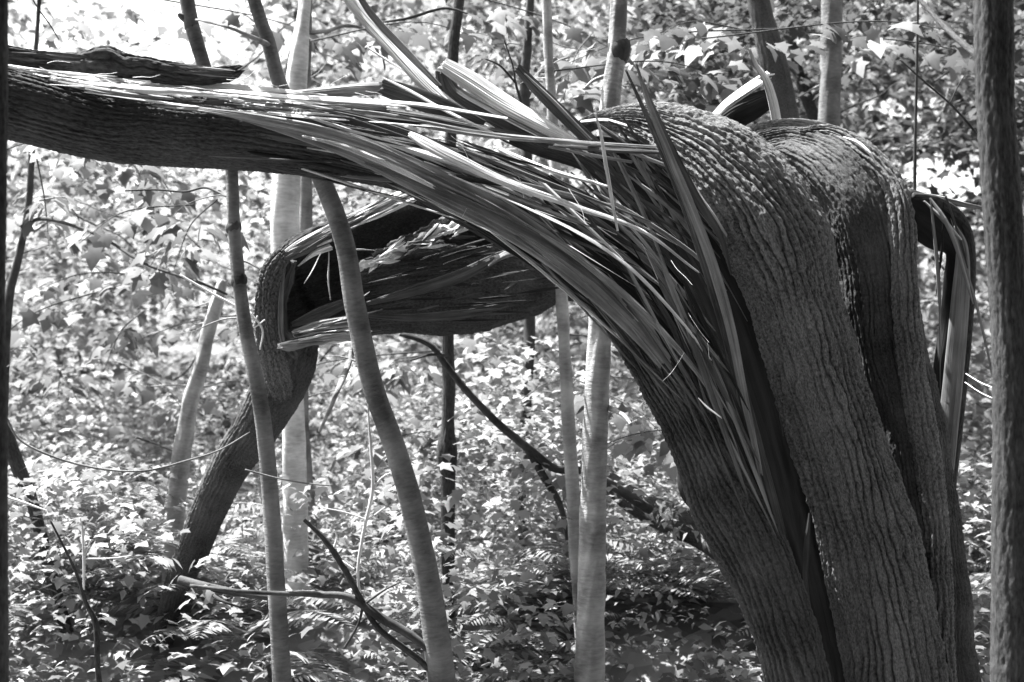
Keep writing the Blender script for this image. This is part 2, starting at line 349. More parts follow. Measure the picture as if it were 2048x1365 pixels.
# distant trunks behind the leaves
for k, (px, Y, hw, sl_, lab) in enumerate([(700, 17, 6, .04, 'distant slim trunk seen between the white trunk and the long top splinter'), (820, 24, 5, -.02, 'very distant slim trunk left of the dark knotty trunk'),
        (1300, 22, 6, .01, 'distant slim trunk just right of the pale knotted trunk'), (1405, 20, 7, .03, 'distant slim trunk above the highest part of the ridged bark fold'),
        (1460, 26, 7, 0, 'very distant trunk left of the rough barked trunk'), (1730, 16, 6, .03, 'distant slim trunk right of the straight upright trunk')]):
    p = [(px + sl_ * (y - 600), y, Y, hw * (1 + (y - 600) * .0002)) for y in (-40, 300, 600, int(CY + FPX * (CZ + .1 - .05 * max(0, Y - 9)) / Y))]
    tree('distant_trunk', lab, 'tree', p, M['stem'], .006, down=False, na=12, seed=30 + k, group='distant slim trunks among the leaves')

# ------------------------------------------------------------------ the broken tree
BT = thing('broken_tree', 'massive splintered tree snapped and folded over, its fallen top reaching left', 'broken tree', at(1730, 2000, 4.0))

def fibred(fu, fv, amp, seed, lump=1.0):
    def d(U, V_, th, t):
        wx = .8 * perlin(U * fu * .1, V_ * fv * 1.2, seed + 40)
        a = perlin(U * fu + wx, V_ * fv, seed); b = perlin(U * fu * 2.3 + wx, V_ * fv * 1.7, seed + 5)
        c = perlin(U * fu * .25 + wx * .3, V_ * fv * .5, seed + 8)
        return amp * (a + .5 * b + lump * 1.6 * c)
    return d

# near-black core behind the gaps, their shade painted into its colour
link('gap_shade_core', sweep([(1170, 300, 4.30, 30), (1280, 350, 4.34, 70), (1380, 430, 4.36, 95), (1460, 560, 4.36, 95), (1520, 720, 4.34, 90), (1575, 900, 4.30, 85), (1630, 1100, 4.26, 85), (1690, 1380, 4.2, 90), (1720, 1700, 4.15, 110), (1730, 1990, 4.1, 150)],
     nr=160, na=80, depth=.7, disp=fibred(60, 3, .008, 2), name='gap_shade_core'), M['dark'], BT)
link('gap_shade_core', sweep([(1600, 320, 4.36, 30), (1680, 420, 4.38, 50), (1710, 560, 4.38, 60), (1740, 760, 4.38, 60), (1790, 1000, 4.36, 60), (1830, 1250, 4.34, 60), (1850, 1500, 4.3, 70), (1860, 1990, 4.2, 90)], nr=80, na=40, depth=.5, disp=fibred(60, 3, .006, 6), name='gap_shade_core'), M['dark'], BT)
# ridged bark slab folded over the break
A = link('ridged_bark', sweep([(1150, 262, 4.22, 12), (1210, 240, 4.20, 18), (1300, 250, 4.12, 36), (1400, 302, 4.04, 70), (1490, 385, 3.98, 92), (1552, 490, 3.96, 98), (1602, 640, 3.96, 86), (1656, 820, 3.96, 86), (1704, 980, 3.96, 90), (1748, 1160, 3.96, 94), (1790, 1380, 3.96, 102), (1800, 1700, 3.96, 130), (1810, 1990, 3.98, 170)],
     nr=640, na=520, depth=[1.2, 1.25, 1.1, .8, .6, .52, .52, .52, .52], disp=furrow(44, 6, .024, 4, fine=.26, flute=.030), name='ridged_bark'), M['bark'], BT, label='deeply ridged bark folded over like a knee')
# smoother slab behind it to the right
B = link('smooth_bark', sweep([(1470, 330, 4.34, 26), (1520, 296, 4.32, 44), (1590, 288, 4.26, 50), (1665, 335, 4.18, 76), (1722, 420, 4.12, 92), (1752, 540, 4.1, 84), (1772, 700, 4.1, 84), (1810, 860, 4.08, 78), (1834, 1010, 4.06, 76), (1850, 1180, 4.05, 80), (1866, 1380, 4.04, 82), (1880, 1700, 4.1, 110), (1890, 1990, 4.1, 150)],
     nr=480, na=300, depth=[1.1, 1.1, 1.0, .75, .6, .55, .55, .55], disp=furrow(62, 8, .010, 14, fine=.45, flute=.040), name='smooth_bark'), M['bark2'], BT, label='finer bark of the right fold')
link('bark_strip', sweep([(1600, 262, 4.175, 5), (1660, 266, 4.135, 14), (1730, 304, 4.055, 20), (1786, 372, 3.995, 26), (1806, 460, 3.965, 26), (1812, 600, 3.965, 24), (1826, 760, 3.975, 24), (1858, 940, 3.975, 22), (1876, 1100, 3.975, 20), (1890, 1380, 3.975, 22), (1910, 1900, 4.015, 30)],
     nr=420, na=120, depth=.7, disp=furrow(60, 8, .016, 24, flute=.012), name='bark_strip'), M['bark'], BT)
# black loop strips on the right
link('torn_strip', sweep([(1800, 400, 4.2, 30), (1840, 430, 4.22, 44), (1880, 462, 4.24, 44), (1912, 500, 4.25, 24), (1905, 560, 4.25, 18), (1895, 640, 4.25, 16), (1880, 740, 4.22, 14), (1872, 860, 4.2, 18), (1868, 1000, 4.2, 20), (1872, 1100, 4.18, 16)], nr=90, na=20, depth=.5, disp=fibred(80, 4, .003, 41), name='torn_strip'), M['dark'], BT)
link('torn_strip', sweep([(1826, 392, 4.15, 6), (1876, 404, 4.18, 10), (1920, 436, 4.2, 10), (1941, 490, 4.2, 9), (1943, 580, 4.2, 8), (1934, 700, 4.2, 8), (1918, 840, 4.18, 9), (1904, 960, 4.16, 10), (1896, 1090, 4.14, 8)], nr=90, na=14, depth=.9, disp=fibred(80, 4, .002, 42), name='torn_strip'), M['barkdark'], BT)
link('torn_strip', sweep([(1910, 452, 4.14, 3), (1924, 500, 4.15, 12), (1920, 600, 4.15, 18), (1908, 740, 4.15, 20), (1896, 860, 4.14, 20), (1888, 980, 4.12, 16), (1886, 1100, 4.12, 6)], nr=80, na=14, depth=.3, disp=fibred(80, 3, .002, 43), name='torn_strip'), M['grey'], BT, label='pale split face of the loop')

rs = np.random.default_rng(3)
def section(n=9, rough=.35):
    r = 1 + rough * (rs.random(n) - .5) * 2
    return r
def splinter(path, m, name='splinter', parent=BT, depth=.45, n=9, nr=None, roll=None, jag=.02, rough=.35, label=None, fine=.0012):
    L = sum(math.hypot(path[i + 1][0] - path[i][0], path[i + 1][1] - path[i][1]) for i in range(len(path) - 1))
    nr = nr or int(max(12, min(60, L / 14)))
    hm = max(p[3] for p in path)
    if hm > 9: n = 56 if hm > 15 else 34; rough = .07 if m == 'fresh' else .14
    elif hm > 5: n = 14; rough = .3
    sec = section(n, rough)
    sd_ = int(rs.integers(1e6))
    def d(U, V_, th, t): return fine * perlin(th * 3, V_ * 9, sd_) + fine * 1.5 * perlin(th * 1.3, V_ * 4, sd_ + 1)
    dx = path[-1][0] - path[0][0]; sg = -1 if dx > 0 else 1
    bias = {'fresh': .85, 'grey': .4}.get(m, .1) * sg
    me = sweep(path, nr=nr, na=n, depth=depth, sect=sec, disp=d, roll=roll if roll is not None else [bias + rs.uniform(-.3, .3), bias + rs.uniform(-.3, .3)],
               jag0=jag, jag1=jag, smooth_=False, name=name, seed=sd_)
    return link(name, me, M[m], parent, label=label)

# flow of the splinter fan: lower edge E0, upper edge E1 (matching stations)
E0 = np.array([(430, 318), (620, 342), (790, 372), (900, 420), (1040, 498), (1180, 605), (1300, 735), (1370, 870), (1420, 1010), (1490, 1140), (1545, 1240), (1570, 1380), (1600, 1700), (1650, 1990)], float)
E1 = np.array([(430, 205), (620, 215), (820, 250), (1000, 300), (1160, 370), (1290, 450), (1380, 560), (1440, 690), (1490, 830), (1545, 980), (1590, 1130), (1640, 1380), (1690, 1700), (1740, 1990)], float)
def flow(s, t):
    k = np.clip(t, 0, 1) * (len(E0) - 1); i = min(int(k), len(E0) - 2); f = k - i
    a = E0[i] * (1 - f) + E0[i + 1] * f; b = E1[i] * (1 - f) + E1[i + 1] * f
    return a * (1 - s) + b * s
# body of the arch: broad fibred sweeps under the separate splinters
def band(s0, s1, t0, t1, Y0, Y1, m, seed, amp=.004, na=150, nr=260, depth=.5, over=1.12, taper=.35):
    P = []
    for t in np.linspace(t0, t1, 14):
        a, b = flow(s0, t), flow(s1, t); c = (a + b) / 2; h = np.linalg.norm(b - a) / 2 * over
        f = min(1, (t - t0) / (t1 - t0) / .2 + taper); Y = Y0 + (Y1 - Y0) * (t - t0) / (t1 - t0)
        P.append((c[0], c[1], Y, h * f))
    return link('split_wood', sweep(P, nr=nr, na=na, depth=depth, disp=fibred(150, 1.3, amp * 1.1, seed), smooth_=False, name='split_wood'), M[m], BT)
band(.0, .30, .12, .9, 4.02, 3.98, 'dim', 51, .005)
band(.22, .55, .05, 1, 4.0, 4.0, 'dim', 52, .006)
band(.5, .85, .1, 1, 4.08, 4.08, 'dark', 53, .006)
# hanging fringe of bark fibres at the lower left of the arch
link('split_wood', sweep([(1150, 560, 3.94, 8), (1240, 652, 3.90, 26), (1325, 768, 3.87, 38), (1398, 890, 3.85, 46), (1445, 990, 3.85, 60), (1500, 1090, 3.85, 62), (1555, 1210, 3.86, 60), (1600, 1380, 3.88, 64), (1640, 1700, 3.96, 80), (1680, 1990, 4, 120)], nr=420, na=220, depth=.45, disp=furrow(60, 4, .016, 58, fine=.4, flute=.02), name='split_wood'), M['bark2'], BT, label='stringy bark fibres at the foot of the arch')
for k in range(110):
    s = rs.random(); t0 = rs.uniform(.02, .62); ln = rs.uniform(.08, .30); t1 = min(.78, t0 + ln)
    hwm = rs.uniform(1.4, 5) * (1 if rs.random() < .75 else 2.2)
    ds = rs.uniform(-.16, .16); n_ = 6; P = []
    Yb = rs.uniform(3.84, 3.97) + .04 * s
    bow = rs.uniform(-2, 2)
    for q in range(n_):
        f = q / (n_ - 1); t = t0 + (t1 - t0) * f
        c = flow(np.clip(s + ds * (f - .5), -.02, 1.05), t)
        ca, cb_ = flow(np.clip(s - ds / 2, 0, 1), t0), flow(np.clip(s + ds / 2, 0, 1), t1); c = c * .2 + (ca + (cb_ - ca) * f) * .8
        hw_ = hwm * min(1, f * 4 + .12) * min(1, (1 - f) * 3 + .2)
        P.append((c[0], c[1] + bow * math.sin(math.pi * f), Yb, hw_))
    tt = (t0 + t1) / 2
    pr = rs.random()
    if tt < .5: m = 'fresh' if (pr < .3 and hwm < 4.5) else ('grey' if pr < .42 else ('dim' if pr < .75 else 'dark'))
    else: m = 'grey' if pr < .25 else ('dim' if pr < .85 else 'dark')
    splinter(P, m, jag=.015, fine=.001)

for k in range(120):                      # stiff straight splinters
    s = rs.random(); t0 = rs.uniform(.0, .62); t1 = t0 + rs.uniform(.07, .2); ds = rs.uniform(-.25, .3)
    a_, b_ = flow(s, t0), flow(np.clip(s + ds, -.05, 1.1), t1); Yb = rs.uniform(3.80, 3.93); h_ = rs.uniform(1.2, 6); e_ = rs.uniform(.05, .9)
    dz = rs.uniform(-.05, .05)
    P = [(a_[0] + (b_[0] - a_[0]) * f, a_[1] + (b_[1] - a_[1]) * f, Yb + dz * f, h_ * w_) for f, w_ in ((0, e_), (.12, 1), (.5, .95), (.85, .6), (1, .12))]
    splinter(P, rs.choice(['fresh', 'grey', 'grey', 'dim', 'dim', 'dark']) if t0 < .4 else rs.choice(['grey', 'dim', 'dim', 'dark']), jag=.03, fine=.0004)

# named splinters seen one by one
SP = [
 ([(672, -60, 4.1, 16), (700, 0, 4.1, 17), (780, 90, 4.08, 19), (860, 175, 4.05, 18), (930, 228, 4.03, 12), (1010, 275, 4.02, 6)], 'fresh', .35),
 ([(700, -40, 4.06, 6), (745, 30, 4.05, 8), (815, 105, 4.04, 8), (872, 165, 4.02, 5)], 'grey', .5),
 ([(738, 98, 4.12, 2), (800, 138, 4.1, 4), (880, 192, 4.06, 4)], 'fresh', .5),
 ([(893, 133, 3.98, 16), (940, 162, 3.98, 23), (1010, 208, 3.98, 24), (1085, 250, 3.98, 20), (1160, 288, 4.0, 8)], 'fresh', .3),
 ([(884, 150, 4.06, 10), (905, 195, 4.06, 22), (980, 240, 4.05, 24), (1070, 285, 4.05, 22), (1180, 330, 4.06, 16), (1280, 400, 4.1, 8)], 'dim', .5),
 ([(1040, 142, 4.02, 9), (1080, 185, 4.02, 12), (1130, 235, 4.02, 13), (1190, 290, 4.02, 12), (1260, 350, 4.04, 6)], 'dim', .5),
 ([(1052, 150, 4.0, 2), (1110, 205, 4.0, 4), (1180, 278, 4.0, 3)], 'grey', .5),
 ([(770, 158, 3.97, 3), (820, 182, 3.96, 5), (873, 212, 3.95, 5), (940, 246, 3.94, 5), (1003, 273, 3.94, 3)], 'fresh', .5),
 ([(772, 176, 4.0, 16), (830, 196, 4.0, 20), (900, 222, 4.0, 18), (960, 246, 4.0, 8)], 'dim', .4),
 ([(560, 190, 4.04, 6), (640, 186, 4.03, 10), (720, 180, 4.02, 13), (776, 178, 4.02, 12)], 'grey', .4),
 ([(600, 194, 3.93, 4), (700, 200, 3.92, 5), (790, 206, 3.92, 5), (873, 215, 3.92, 5), (1010, 237, 3.93, 3)], 'fresh', .5),
 ([(620, 205, 3.98, 8), (740, 222, 3.97, 12), (860, 240, 3.96, 12), (980, 262, 3.96, 8), (1100, 282, 3.96, 4)], 'dim', .5),
 ([(668, 219, 3.9, 4), (760, 232, 3.9, 7), (840, 247, 3.89, 7), (976, 270, 3.88, 6), (1160, 286, 3.88, 5), (1310, 294, 3.92, 3)], 'grey', .5),
 ([(1110, 292, 3.9, 2), (1200, 300, 3.88, 5), (1320, 306, 3.88, 4)], 'dim', .5),
 ([(607, 231, 3.84, 2), (660, 248, 3.84, 4), (726, 270, 3.83, 5), (840, 307, 3.82, 5), (960, 345, 3.82, 4), (1060, 392, 3.83, 2)], 'fresh', .5),
 ([(826, 272, 3.8, 6), (850, 286, 3.79, 12), (907, 316, 3.78, 13), (1010, 364, 3.78, 10), (1147, 412, 3.8, 7), (1283, 462, 3.82, 4), (1390, 540, 3.84, 2)], 'fresh', .45),
 ([(840, 290, 3.84, 3), (900, 332, 3.83, 6), (960, 356, 3.83, 5), (1080, 410, 3.84, 3)], 'grey', .45),
 ([(996, 297, 3.86, 4), (1050, 322, 3.85, 6), (1112, 345, 3.84, 6), (1165, 360, 3.84, 5), (1210, 372, 3.85, 3)], 'fresh', .5),
 ([(990, 318, 3.86, 3), (1060, 350, 3.85, 4), (1133, 379, 3.84, 3)], 'fresh', .5),
 ([(1192, 232, 3.8, 2), (1202, 270, 3.8, 3.5), (1212, 330, 3.79, 4), (1222, 390, 3.79, 4), (1235, 458, 3.8, 2)], 'fresh', .8),
 ([(1100, 294, 3.86, 2), (1180, 310, 3.86, 3.5), (1262, 324, 3.87, 3)], 'grey', .6),
 ([(1160, 288, 3.9, 3), (1240, 298, 3.9, 4), (1330, 330, 3.92, 4)], 'grey', .6),
 ([(1256, 150, 3.86, 2), (1288, 220, 3.86, 4), (1322, 295, 3.85, 7), (1364, 395, 3.84, 9), (1402, 505, 3.84, 9), (1440, 625, 3.85, 10), (1478, 760, 3.86, 11), (1515, 900, 3.88, 12), (1550, 1040, 3.9, 14), (1600, 1250, 3.92, 8)], 'dim', .35),
 ([(1275, 137, 3.84, 2), (1302, 220, 3.83, 5), (1337, 306, 3.82, 7), (1382, 414, 3.81, 9), (1425, 530, 3.82, 10), (1462, 660, 3.83, 10), (1490, 800, 3.85, 8), (1520, 940, 3.88, 5)], 'grey', .35),
 ([(1290, 175, 3.85, 2), (1330, 270, 3.85, 5), (1390, 390, 3.85, 7), (1440, 470, 3.86, 5), (1460, 540, 3.87, 2)], 'dim', .4),
 ([(1225, 300, 3.88, 2), (1245, 335, 3.88, 4), (1285, 420, 3.88, 4), (1318, 500, 3.88, 3), (1350, 580, 3.88, 1)], 'grey', .6),
 ([(1190, 385, 3.86, 2), (1260, 425, 3.86, 5), (1330, 468, 3.86, 5), (1400, 520, 3.87, 4), (1450, 580, 3.88, 2)], 'grey', .5),
 ([(1236, 430, 3.84, 1), (1280, 475, 3.84, 3), (1330, 540, 3.84, 3), (1380, 620, 3.84, 1)], 'grey', .6),
 ([(480, 236, 3.8, 4), (560, 252, 3.79, 12), (700, 292, 3.78, 24), (800, 336, 3.77, 28), (900, 384, 3.77, 30), (1000, 436, 3.78, 30), (1100, 500, 3.8, 28), (1200, 580, 3.82, 26), (1300, 680, 3.84, 22), (1380, 790, 3.86, 16), (1440, 900, 3.88, 6)], 'grey', .3),
 ([(740, 330, 3.76, 2), (850, 372, 3.75, 6), (960, 420, 3.75, 8), (1080, 480, 3.76, 8), (1190, 560, 3.78, 5), (1260, 630, 3.8, 2)], 'dim', .4),
 ([(900, 350, 3.77, 2), (1020, 402, 3.76, 3), (1150, 462, 3.76, 4), (1260, 536, 3.77, 4), (1360, 640, 3.79, 3), (1420, 720, 3.81, 3)], 'fresh', .35),  # pale strip painting the highlight line along the arch
 ([(1060, 455, 3.76, 2), (1160, 520, 3.76, 6), (1280, 620, 3.78, 7), (1390, 740, 3.8, 5), (1460, 850, 3.82, 2)], 'grey', .4),
 ([(1400, 800, 3.74, 1), (1415, 815, 3.74, 2.5), (1440, 834, 3.74, 1.5)], 'fresh', .6),
 ([(1420, 700, 3.9, 3), (1470, 800, 3.9, 10), (1510, 920, 3.9, 14), (1545, 1050, 3.92, 12), (1590, 1200, 3.92, 10), (1650, 1380, 3.94, 8)], 'dim', .4),
 ([(1555, 770, 4.0, 2), (1562, 830, 4.0, 4), (1566, 870, 4.0, 1)], 'dim', .5),
 ([(1618, 1030, 3.98, 2), (1612, 1100, 3.98, 5), (1612, 1180, 3.98, 4), (1640, 1330, 3.99, 3)], 'dim', .5),
 ([(1418, 245, 4.4, 10), (1450, 212, 4.4, 15), (1490, 182, 4.4, 16), (1530, 155, 4.4, 14)], 'fresh', .35),
 ([(1430, 262, 4.45, 20), (1470, 232, 4.45, 26), (1510, 212, 4.45, 24), (1538, 196, 4.45, 16)], 'dark', .4),  # near-black piece painting the dark inside of the hollow under the board
 ([(1502, 106, 4.36, 3), (1512, 130, 4.36, 6), (1532, 160, 4.36, 11), (1546, 205, 4.36, 14), (1556, 260, 4.36, 16)], 'fresh', .4),
 ([(1500, 168, 4.42, 3), (1530, 155, 4.38, 4), (1548, 150, 4.36, 3)], 'dim', .4),
 ([(1838, 388, 4.2, 3), (1880, 398, 4.2, 7), (1930, 410, 4.2, 6), (1978, 418, 4.2, 2)], 'grey', .5),
 ([(1862, 400, 4.12, 2), (1890, 440, 4.1, 4), (1912, 490, 4.1, 4), (1932, 560, 4.1, 3), (1945, 605, 4.1, 1)], 'grey', .5),
 ([(1850, 405, 4.13, 2), (1885, 440, 4.12, 5), (1920, 478, 4.12, 3)], 'grey', .5),
 ([(1165, 244, 4.12, 4), (1210, 241, 4.1, 5), (1255, 252, 4.08, 3)], 'fresh', .5),
 ([(1375, 350, 3.88, 3), (1400, 395, 3.87, 5), (1425, 430, 3.87, 5), (1452, 470, 3.87, 3)], 'fresh', .5),
 ([(1690, 276, 4.04, 2), (1715, 286, 4.02, 5), (1738, 306, 4.0, 4), (1752, 328, 4.0, 1)], 'fresh', .5),
]
for p, m, dpt in SP: splinter(p, m, depth=dpt, n=11 if p[2][3] > 9 else 8, jag=.02 if p[2][3] > 5 else .008)
# extra splinters standing off the fan and round the crossing
for k in range(46):
    x = rs.uniform(1130, 1330); y = rs.uniform(230, 420)
    a = rs.uniform(.45, 1.1); L_ = rs.uniform(120, 420); P = []
    cv = rs.uniform(.0002, .0012)
    for q in range(6):
        f = q / 5; aa = a + cv * L_ * f
        P.append((x, y, rs.uniform(3.95, 3.96) + .08, rs.uniform(2, 6) * (1 - abs(f - .5) * 1.5)))
        x += math.cos(aa) * L_ / 5; y += math.sin(aa) * L_ / 5
    splinter(P, 'grey' if rs.random() < .3 else 'dim', jag=.01)

for k in range(4):
    x = rs.uniform(1860, 1915); y = rs.uniform(400, 480); a = rs.uniform(1.15, 1.6); L_ = rs.uniform(120, 420)
    splinter([(x + math.cos(a) * L_ * q - 30 * q * q * (L_ / 400), y + math.sin(a) * L_ * q, 4.12 + .03 * q, rs.uniform(1.5, 5) * (1 - abs(q - .4) * 1.4)) for q in (0, .3, .6, 1)], rs.choice(['grey', 'dim', 'dark']), jag=.02)
for k in range(22):                     # lifted plates and cracks on the folded bark
    f = rs.random(); x = 1290 + 260 * f; y = 222 + 120 * f ** 1.5 + rs.uniform(-4, 40); a = .25 + .75 * f; L_ = rs.uniform(18, 60)
    splinter([(x + math.cos(a) * L_ * q, y + math.sin(a) * L_ * q, 3.99 - .03 * f + .01 * q, rs.uniform(2.5, 5) * (1 - abs(q - .5) * 1.3)) for q in (0, .33, .66, 1)], 'bark', 'bark_plate', jag=.01, rough=.5)

# fine fibres: nobody could count them
def hairs(specs, name, m, parent):
    Vs, Fs, n0 = [], [], 0
    for path in specs:
        P = np.array([(*at(a, b, Y), h * Y / FPX) for a, b, Y, h in path]); R = catmull(P, 14); C = R[:, :3]; T, W, Fr = frames(C)
        for k in range(3):
            pass
        ang = np.arange(4) * np.pi / 2
        V_ = C[:, None] + R[:, 3][:, None, None] * (W[:, None] * np.cos(ang)[None, :, None] + Fr[:, None] * np.sin(ang)[None, :, None])
        Vs.append(V_.reshape(-1, 3)); Fs.append(grid_faces(4, 14) + n0); n0 += 56
    V_ = np.vstack(Vs); return link(name, mesh_np(name, V_, np.vstack(Fs), np.zeros((len(V_), 2))), M[m], parent, kind='stuff')
hs = []
for k in range(8):
    s = rs.random(); t = rs.uniform(.2, .55); c = flow(s, t); a = rs.uniform(0, 2 * math.pi) if rs.random() < .5 else rs.uniform(.5, 1.3); L_ = rs.uniform(25, 90); P = []
    x, y = c; Y = 3.80
    for q in range(4): P.append((x, y, Y - .02 * q, .55 - .1 * q)); x += math.cos(a) * L_ / 3; y += math.sin(a) * L_ / 3; a += rs.uniform(-.3, .3)
    hs.append(P)
for k in range(12):
    x = rs.uniform(40, 780); y = 130 + (x - 20) * .09 + rs.uniform(-12, 14); a = rs.uniform(-.3, .5); L_ = rs.uniform(30, 90); P = []
    for q in range(4): P.append((x, y, 3.78, .6 - .1 * q)); x += math.cos(a) * L_ / 3; y += math.sin(a) * L_ / 3; a += rs.uniform(-.35, .35)
    hs.append(P)
hairs(hs, 'fibres', 'fresh', BT)

# the fallen top, a log reaching left
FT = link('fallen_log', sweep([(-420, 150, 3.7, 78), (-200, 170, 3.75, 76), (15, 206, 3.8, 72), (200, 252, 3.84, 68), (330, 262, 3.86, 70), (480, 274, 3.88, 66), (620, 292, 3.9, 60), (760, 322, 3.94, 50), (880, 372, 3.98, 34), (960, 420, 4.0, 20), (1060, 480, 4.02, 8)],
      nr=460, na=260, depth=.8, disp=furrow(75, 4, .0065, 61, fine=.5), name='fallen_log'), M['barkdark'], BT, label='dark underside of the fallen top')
TOP = [
 ([(-300, 85, 3.84, 8), (20, 134, 3.84, 7), (100, 146, 3.83, 8), (200, 158, 3.82, 7), (290, 164, 3.82, 4)], 'fresh'),
 ([(130, 158, 3.8, 4), (190, 172, 3.78, 8), (280, 180, 3.77, 8), (340, 184, 3.77, 6), (420, 186, 3.78, 2)], 'fresh'),
 ([(280, 182, 3.75, 5), (320, 184, 3.74, 7), (350, 184, 3.74, 6), (420, 190, 3.76, 6), (520, 196, 3.8, 3)], 'fresh'),
 ([(330, 180, 3.84, 8), (450, 184, 3.85, 9), (560, 194, 3.86, 9), (700, 204, 3.88, 6), (800, 212, 3.9, 2)], 'fresh'),
 ([(60, 152, 3.79, 2), (150, 172, 3.77, 5), (260, 190, 3.75, 6), (330, 196, 3.75, 3)], 'grey'),
 ([(180, 186, 3.76, 2), (260, 197, 3.745, 3), (340, 208, 3.74, 3), (440, 222, 3.75, 3), (500, 236, 3.77, 2)], 'fresh'),
 ([(320, 212, 3.74, 2), (420, 222, 3.735, 5), (520, 238, 3.73, 9), (640, 262, 3.73, 10), (760, 300, 3.74, 8), (860, 345, 3.76, 3)], 'grey'),
 ([(620, 276, 3.75, 2), (690, 294, 3.74, 5), (790, 336, 3.74, 6), (880, 380, 3.75, 3)], 'fresh'),
 ([(420, 205, 3.78, 5), (560, 214, 3.8, 10), (680, 232, 3.82, 12), (800, 262, 3.84, 10), (900, 300, 3.86, 4)], 'dim'),
 ([(400, 190, 3.9, 6), (520, 190, 3.92, 9), (640, 200, 3.94, 10), (760, 214, 3.96, 6)], 'grey'),
 ([(300, 170, 3.86, 4), (420, 172, 3.87, 5), (540, 180, 3.88, 5), (640, 190, 3.88, 2)], 'fresh'),
 ([(500, 224, 3.76, 2), (590, 233, 3.75, 3), (680, 240, 3.75, 2)], 'fresh'),
]
for p, m in TOP: splinter(p, m, parent=FT, depth=.5, n=9, jag=.03)
for k in range(40):
    x = rs.uniform(20, 560); y = 140 + x * .1 + rs.uniform(-6, 22) + max(0, (x - 300) * .05); L_ = rs.uniform(60, 220); sl_ = .09 + rs.uniform(-.05, .08)
    P = [(x + L_ * f, y + sl_ * L_ * f + rs.uniform(-2, 2), 3.79 - .02 * (y > 170) + rs.uniform(-.015, .03), rs.uniform(1.5, 4.5) * (1 - abs(f - .4) * 1.4)) for f in (0, .25, .5, .75, 1)]
    splinter(P, 'fresh' if rs.random() < .6 else 'grey', parent=FT, jag=.012)
bf = link('bark_flap', sweep([(-200, 70, 3.9, 20), (15, 110, 3.9, 19), (80, 120, 3.9, 18), (140, 126, 3.88, 18), (180, 130, 3.86, 28), (212, 128, 3.85, 34), (250, 136, 3.85, 28), (300, 140, 3.85, 22), (360, 148, 3.86, 20), (410, 152, 3.87, 17), (440, 150, 3.88, 14), (456, 146, 3.88, 6)],
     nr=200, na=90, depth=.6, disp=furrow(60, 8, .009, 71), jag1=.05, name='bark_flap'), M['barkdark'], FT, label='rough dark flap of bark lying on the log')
for k in range(26):
    x = rs.uniform(20, 400); y = 108 + x * .075 + rs.uniform(-10, 12); L_ = rs.uniform(50, 140)
    P = [(x + L_ * f, y + .1 * L_ * f + rs.uniform(-1, 1), 3.87 - .03, rs.uniform(1.5, 4) * (1 - abs(f - .5) * 1.5)) for f in (0, .33, .66, 1)]
    splinter(P, 'dim' if rs.random() < .6 else 'grey', 'bark_shred', FT, jag=.01)

# ------------------------------------------------------------------ hollow log and the dark stem under it
HL = thing('hollow_log', 'dark hollow log with a torn open side held up behind the splintered arch', 'hollow log', at(350, 1300, 4.9))
def shell():
    P = np.array([(*at(a, b, Y), h * Y / FPX) for a, b, Y, h in [(576, 596, 4.53, 88), (640, 572, 4.61, 108), (740, 545, 4.73, 122), (850, 528, 4.86, 138), (960, 522, 4.98, 140), (1050, 530, 5.08, 104), (1120, 540, 5.18, 66), (1180, 560, 5.28, 40)]])
    nr, na = 260, 240
    R = catmull(P, nr); C = R[:, :3]; T, W, Fr = frames(C); hw = R[:, 3]
    if W[0, 2] < 0: W = -W
    t = np.linspace(0, 1, nr)[:, None]; a = np.linspace(0, 1, na)[None, :]
    v = t * 2.0
    # open from high front to just above the middle of the front; ragged edges
    e0 = .32 - .25 * t + .12 * perlin(v * 3, v * 0 + 3.3, 5) + .04 * perlin(v * 40, v * 0 + 1.3, 6)   # angle of the ledge
    e0 = np.where(t < .14, e0 - 1.3 * smooth((.14 - t) / .05), e0)
    e1 = 1.32 + .08 * perlin(v * 8, v * 0 + 7.7, 8)
    e1 = np.where(t > .8, 1.5, e1)
    th = e0 - a * (e0 + 2 * np.pi - e1)
    Vs = []
    for inner in (0, 1):
        fb = fibred(95, 3.5, .013 if not inner else .012, 81 + inner)
        U = th * .2; d = fb(U, v + 0 * th, th, t)
        cf = 1.0 if not inner else .83
        rx = hw[:, None] * cf + d; rz = rx * .95
        jag = (.05 * fbm(th * 4, th * 0 + 2.2, 90, 3) * (1 - smooth(t / .1)))
        V_ = C[:, None] + W[:, None] * (rx * np.sin(th))[..., None] + Fr[:, None] * (rz * np.cos(th))[..., None] + T[:, None] * jag[..., None]
        Vs.append(V_)
    n = nr * na; F1 = grid_faces(na, nr, False); F2 = F1[:, ::-1] + n
    i = np.arange(nr - 1); ed = []
    for j in (0, na - 1): ed.append(np.stack([i * na + j, (i + 1) * na + j, (i + 1) * na + j + n, i * na + j + n], 1))
    j = np.arange(na - 1)
    for i_ in (0, nr - 1): ed.append(np.stack([i_ * na + j, i_ * na + j + 1, i_ * na + j + 1 + n, i_ * na + j + n], 1))
    V_ = np.vstack([Vs[0].reshape(-1, 3), Vs[1].reshape(-1, 3)])
    uv = np.stack([np.broadcast_to(th * .25, (nr, na)), np.broadcast_to(v, (nr, na))], -1).reshape(-1, 2); uv = np.vstack([uv, uv])
    return mesh_np('shell', V_, np.vstack([F1, F2] + ed), uv, False)
link('shell', shell(), M['barkdark'], HL)
def hsp(p, m, **k): return splinter(p, m, parent=HL, **k)
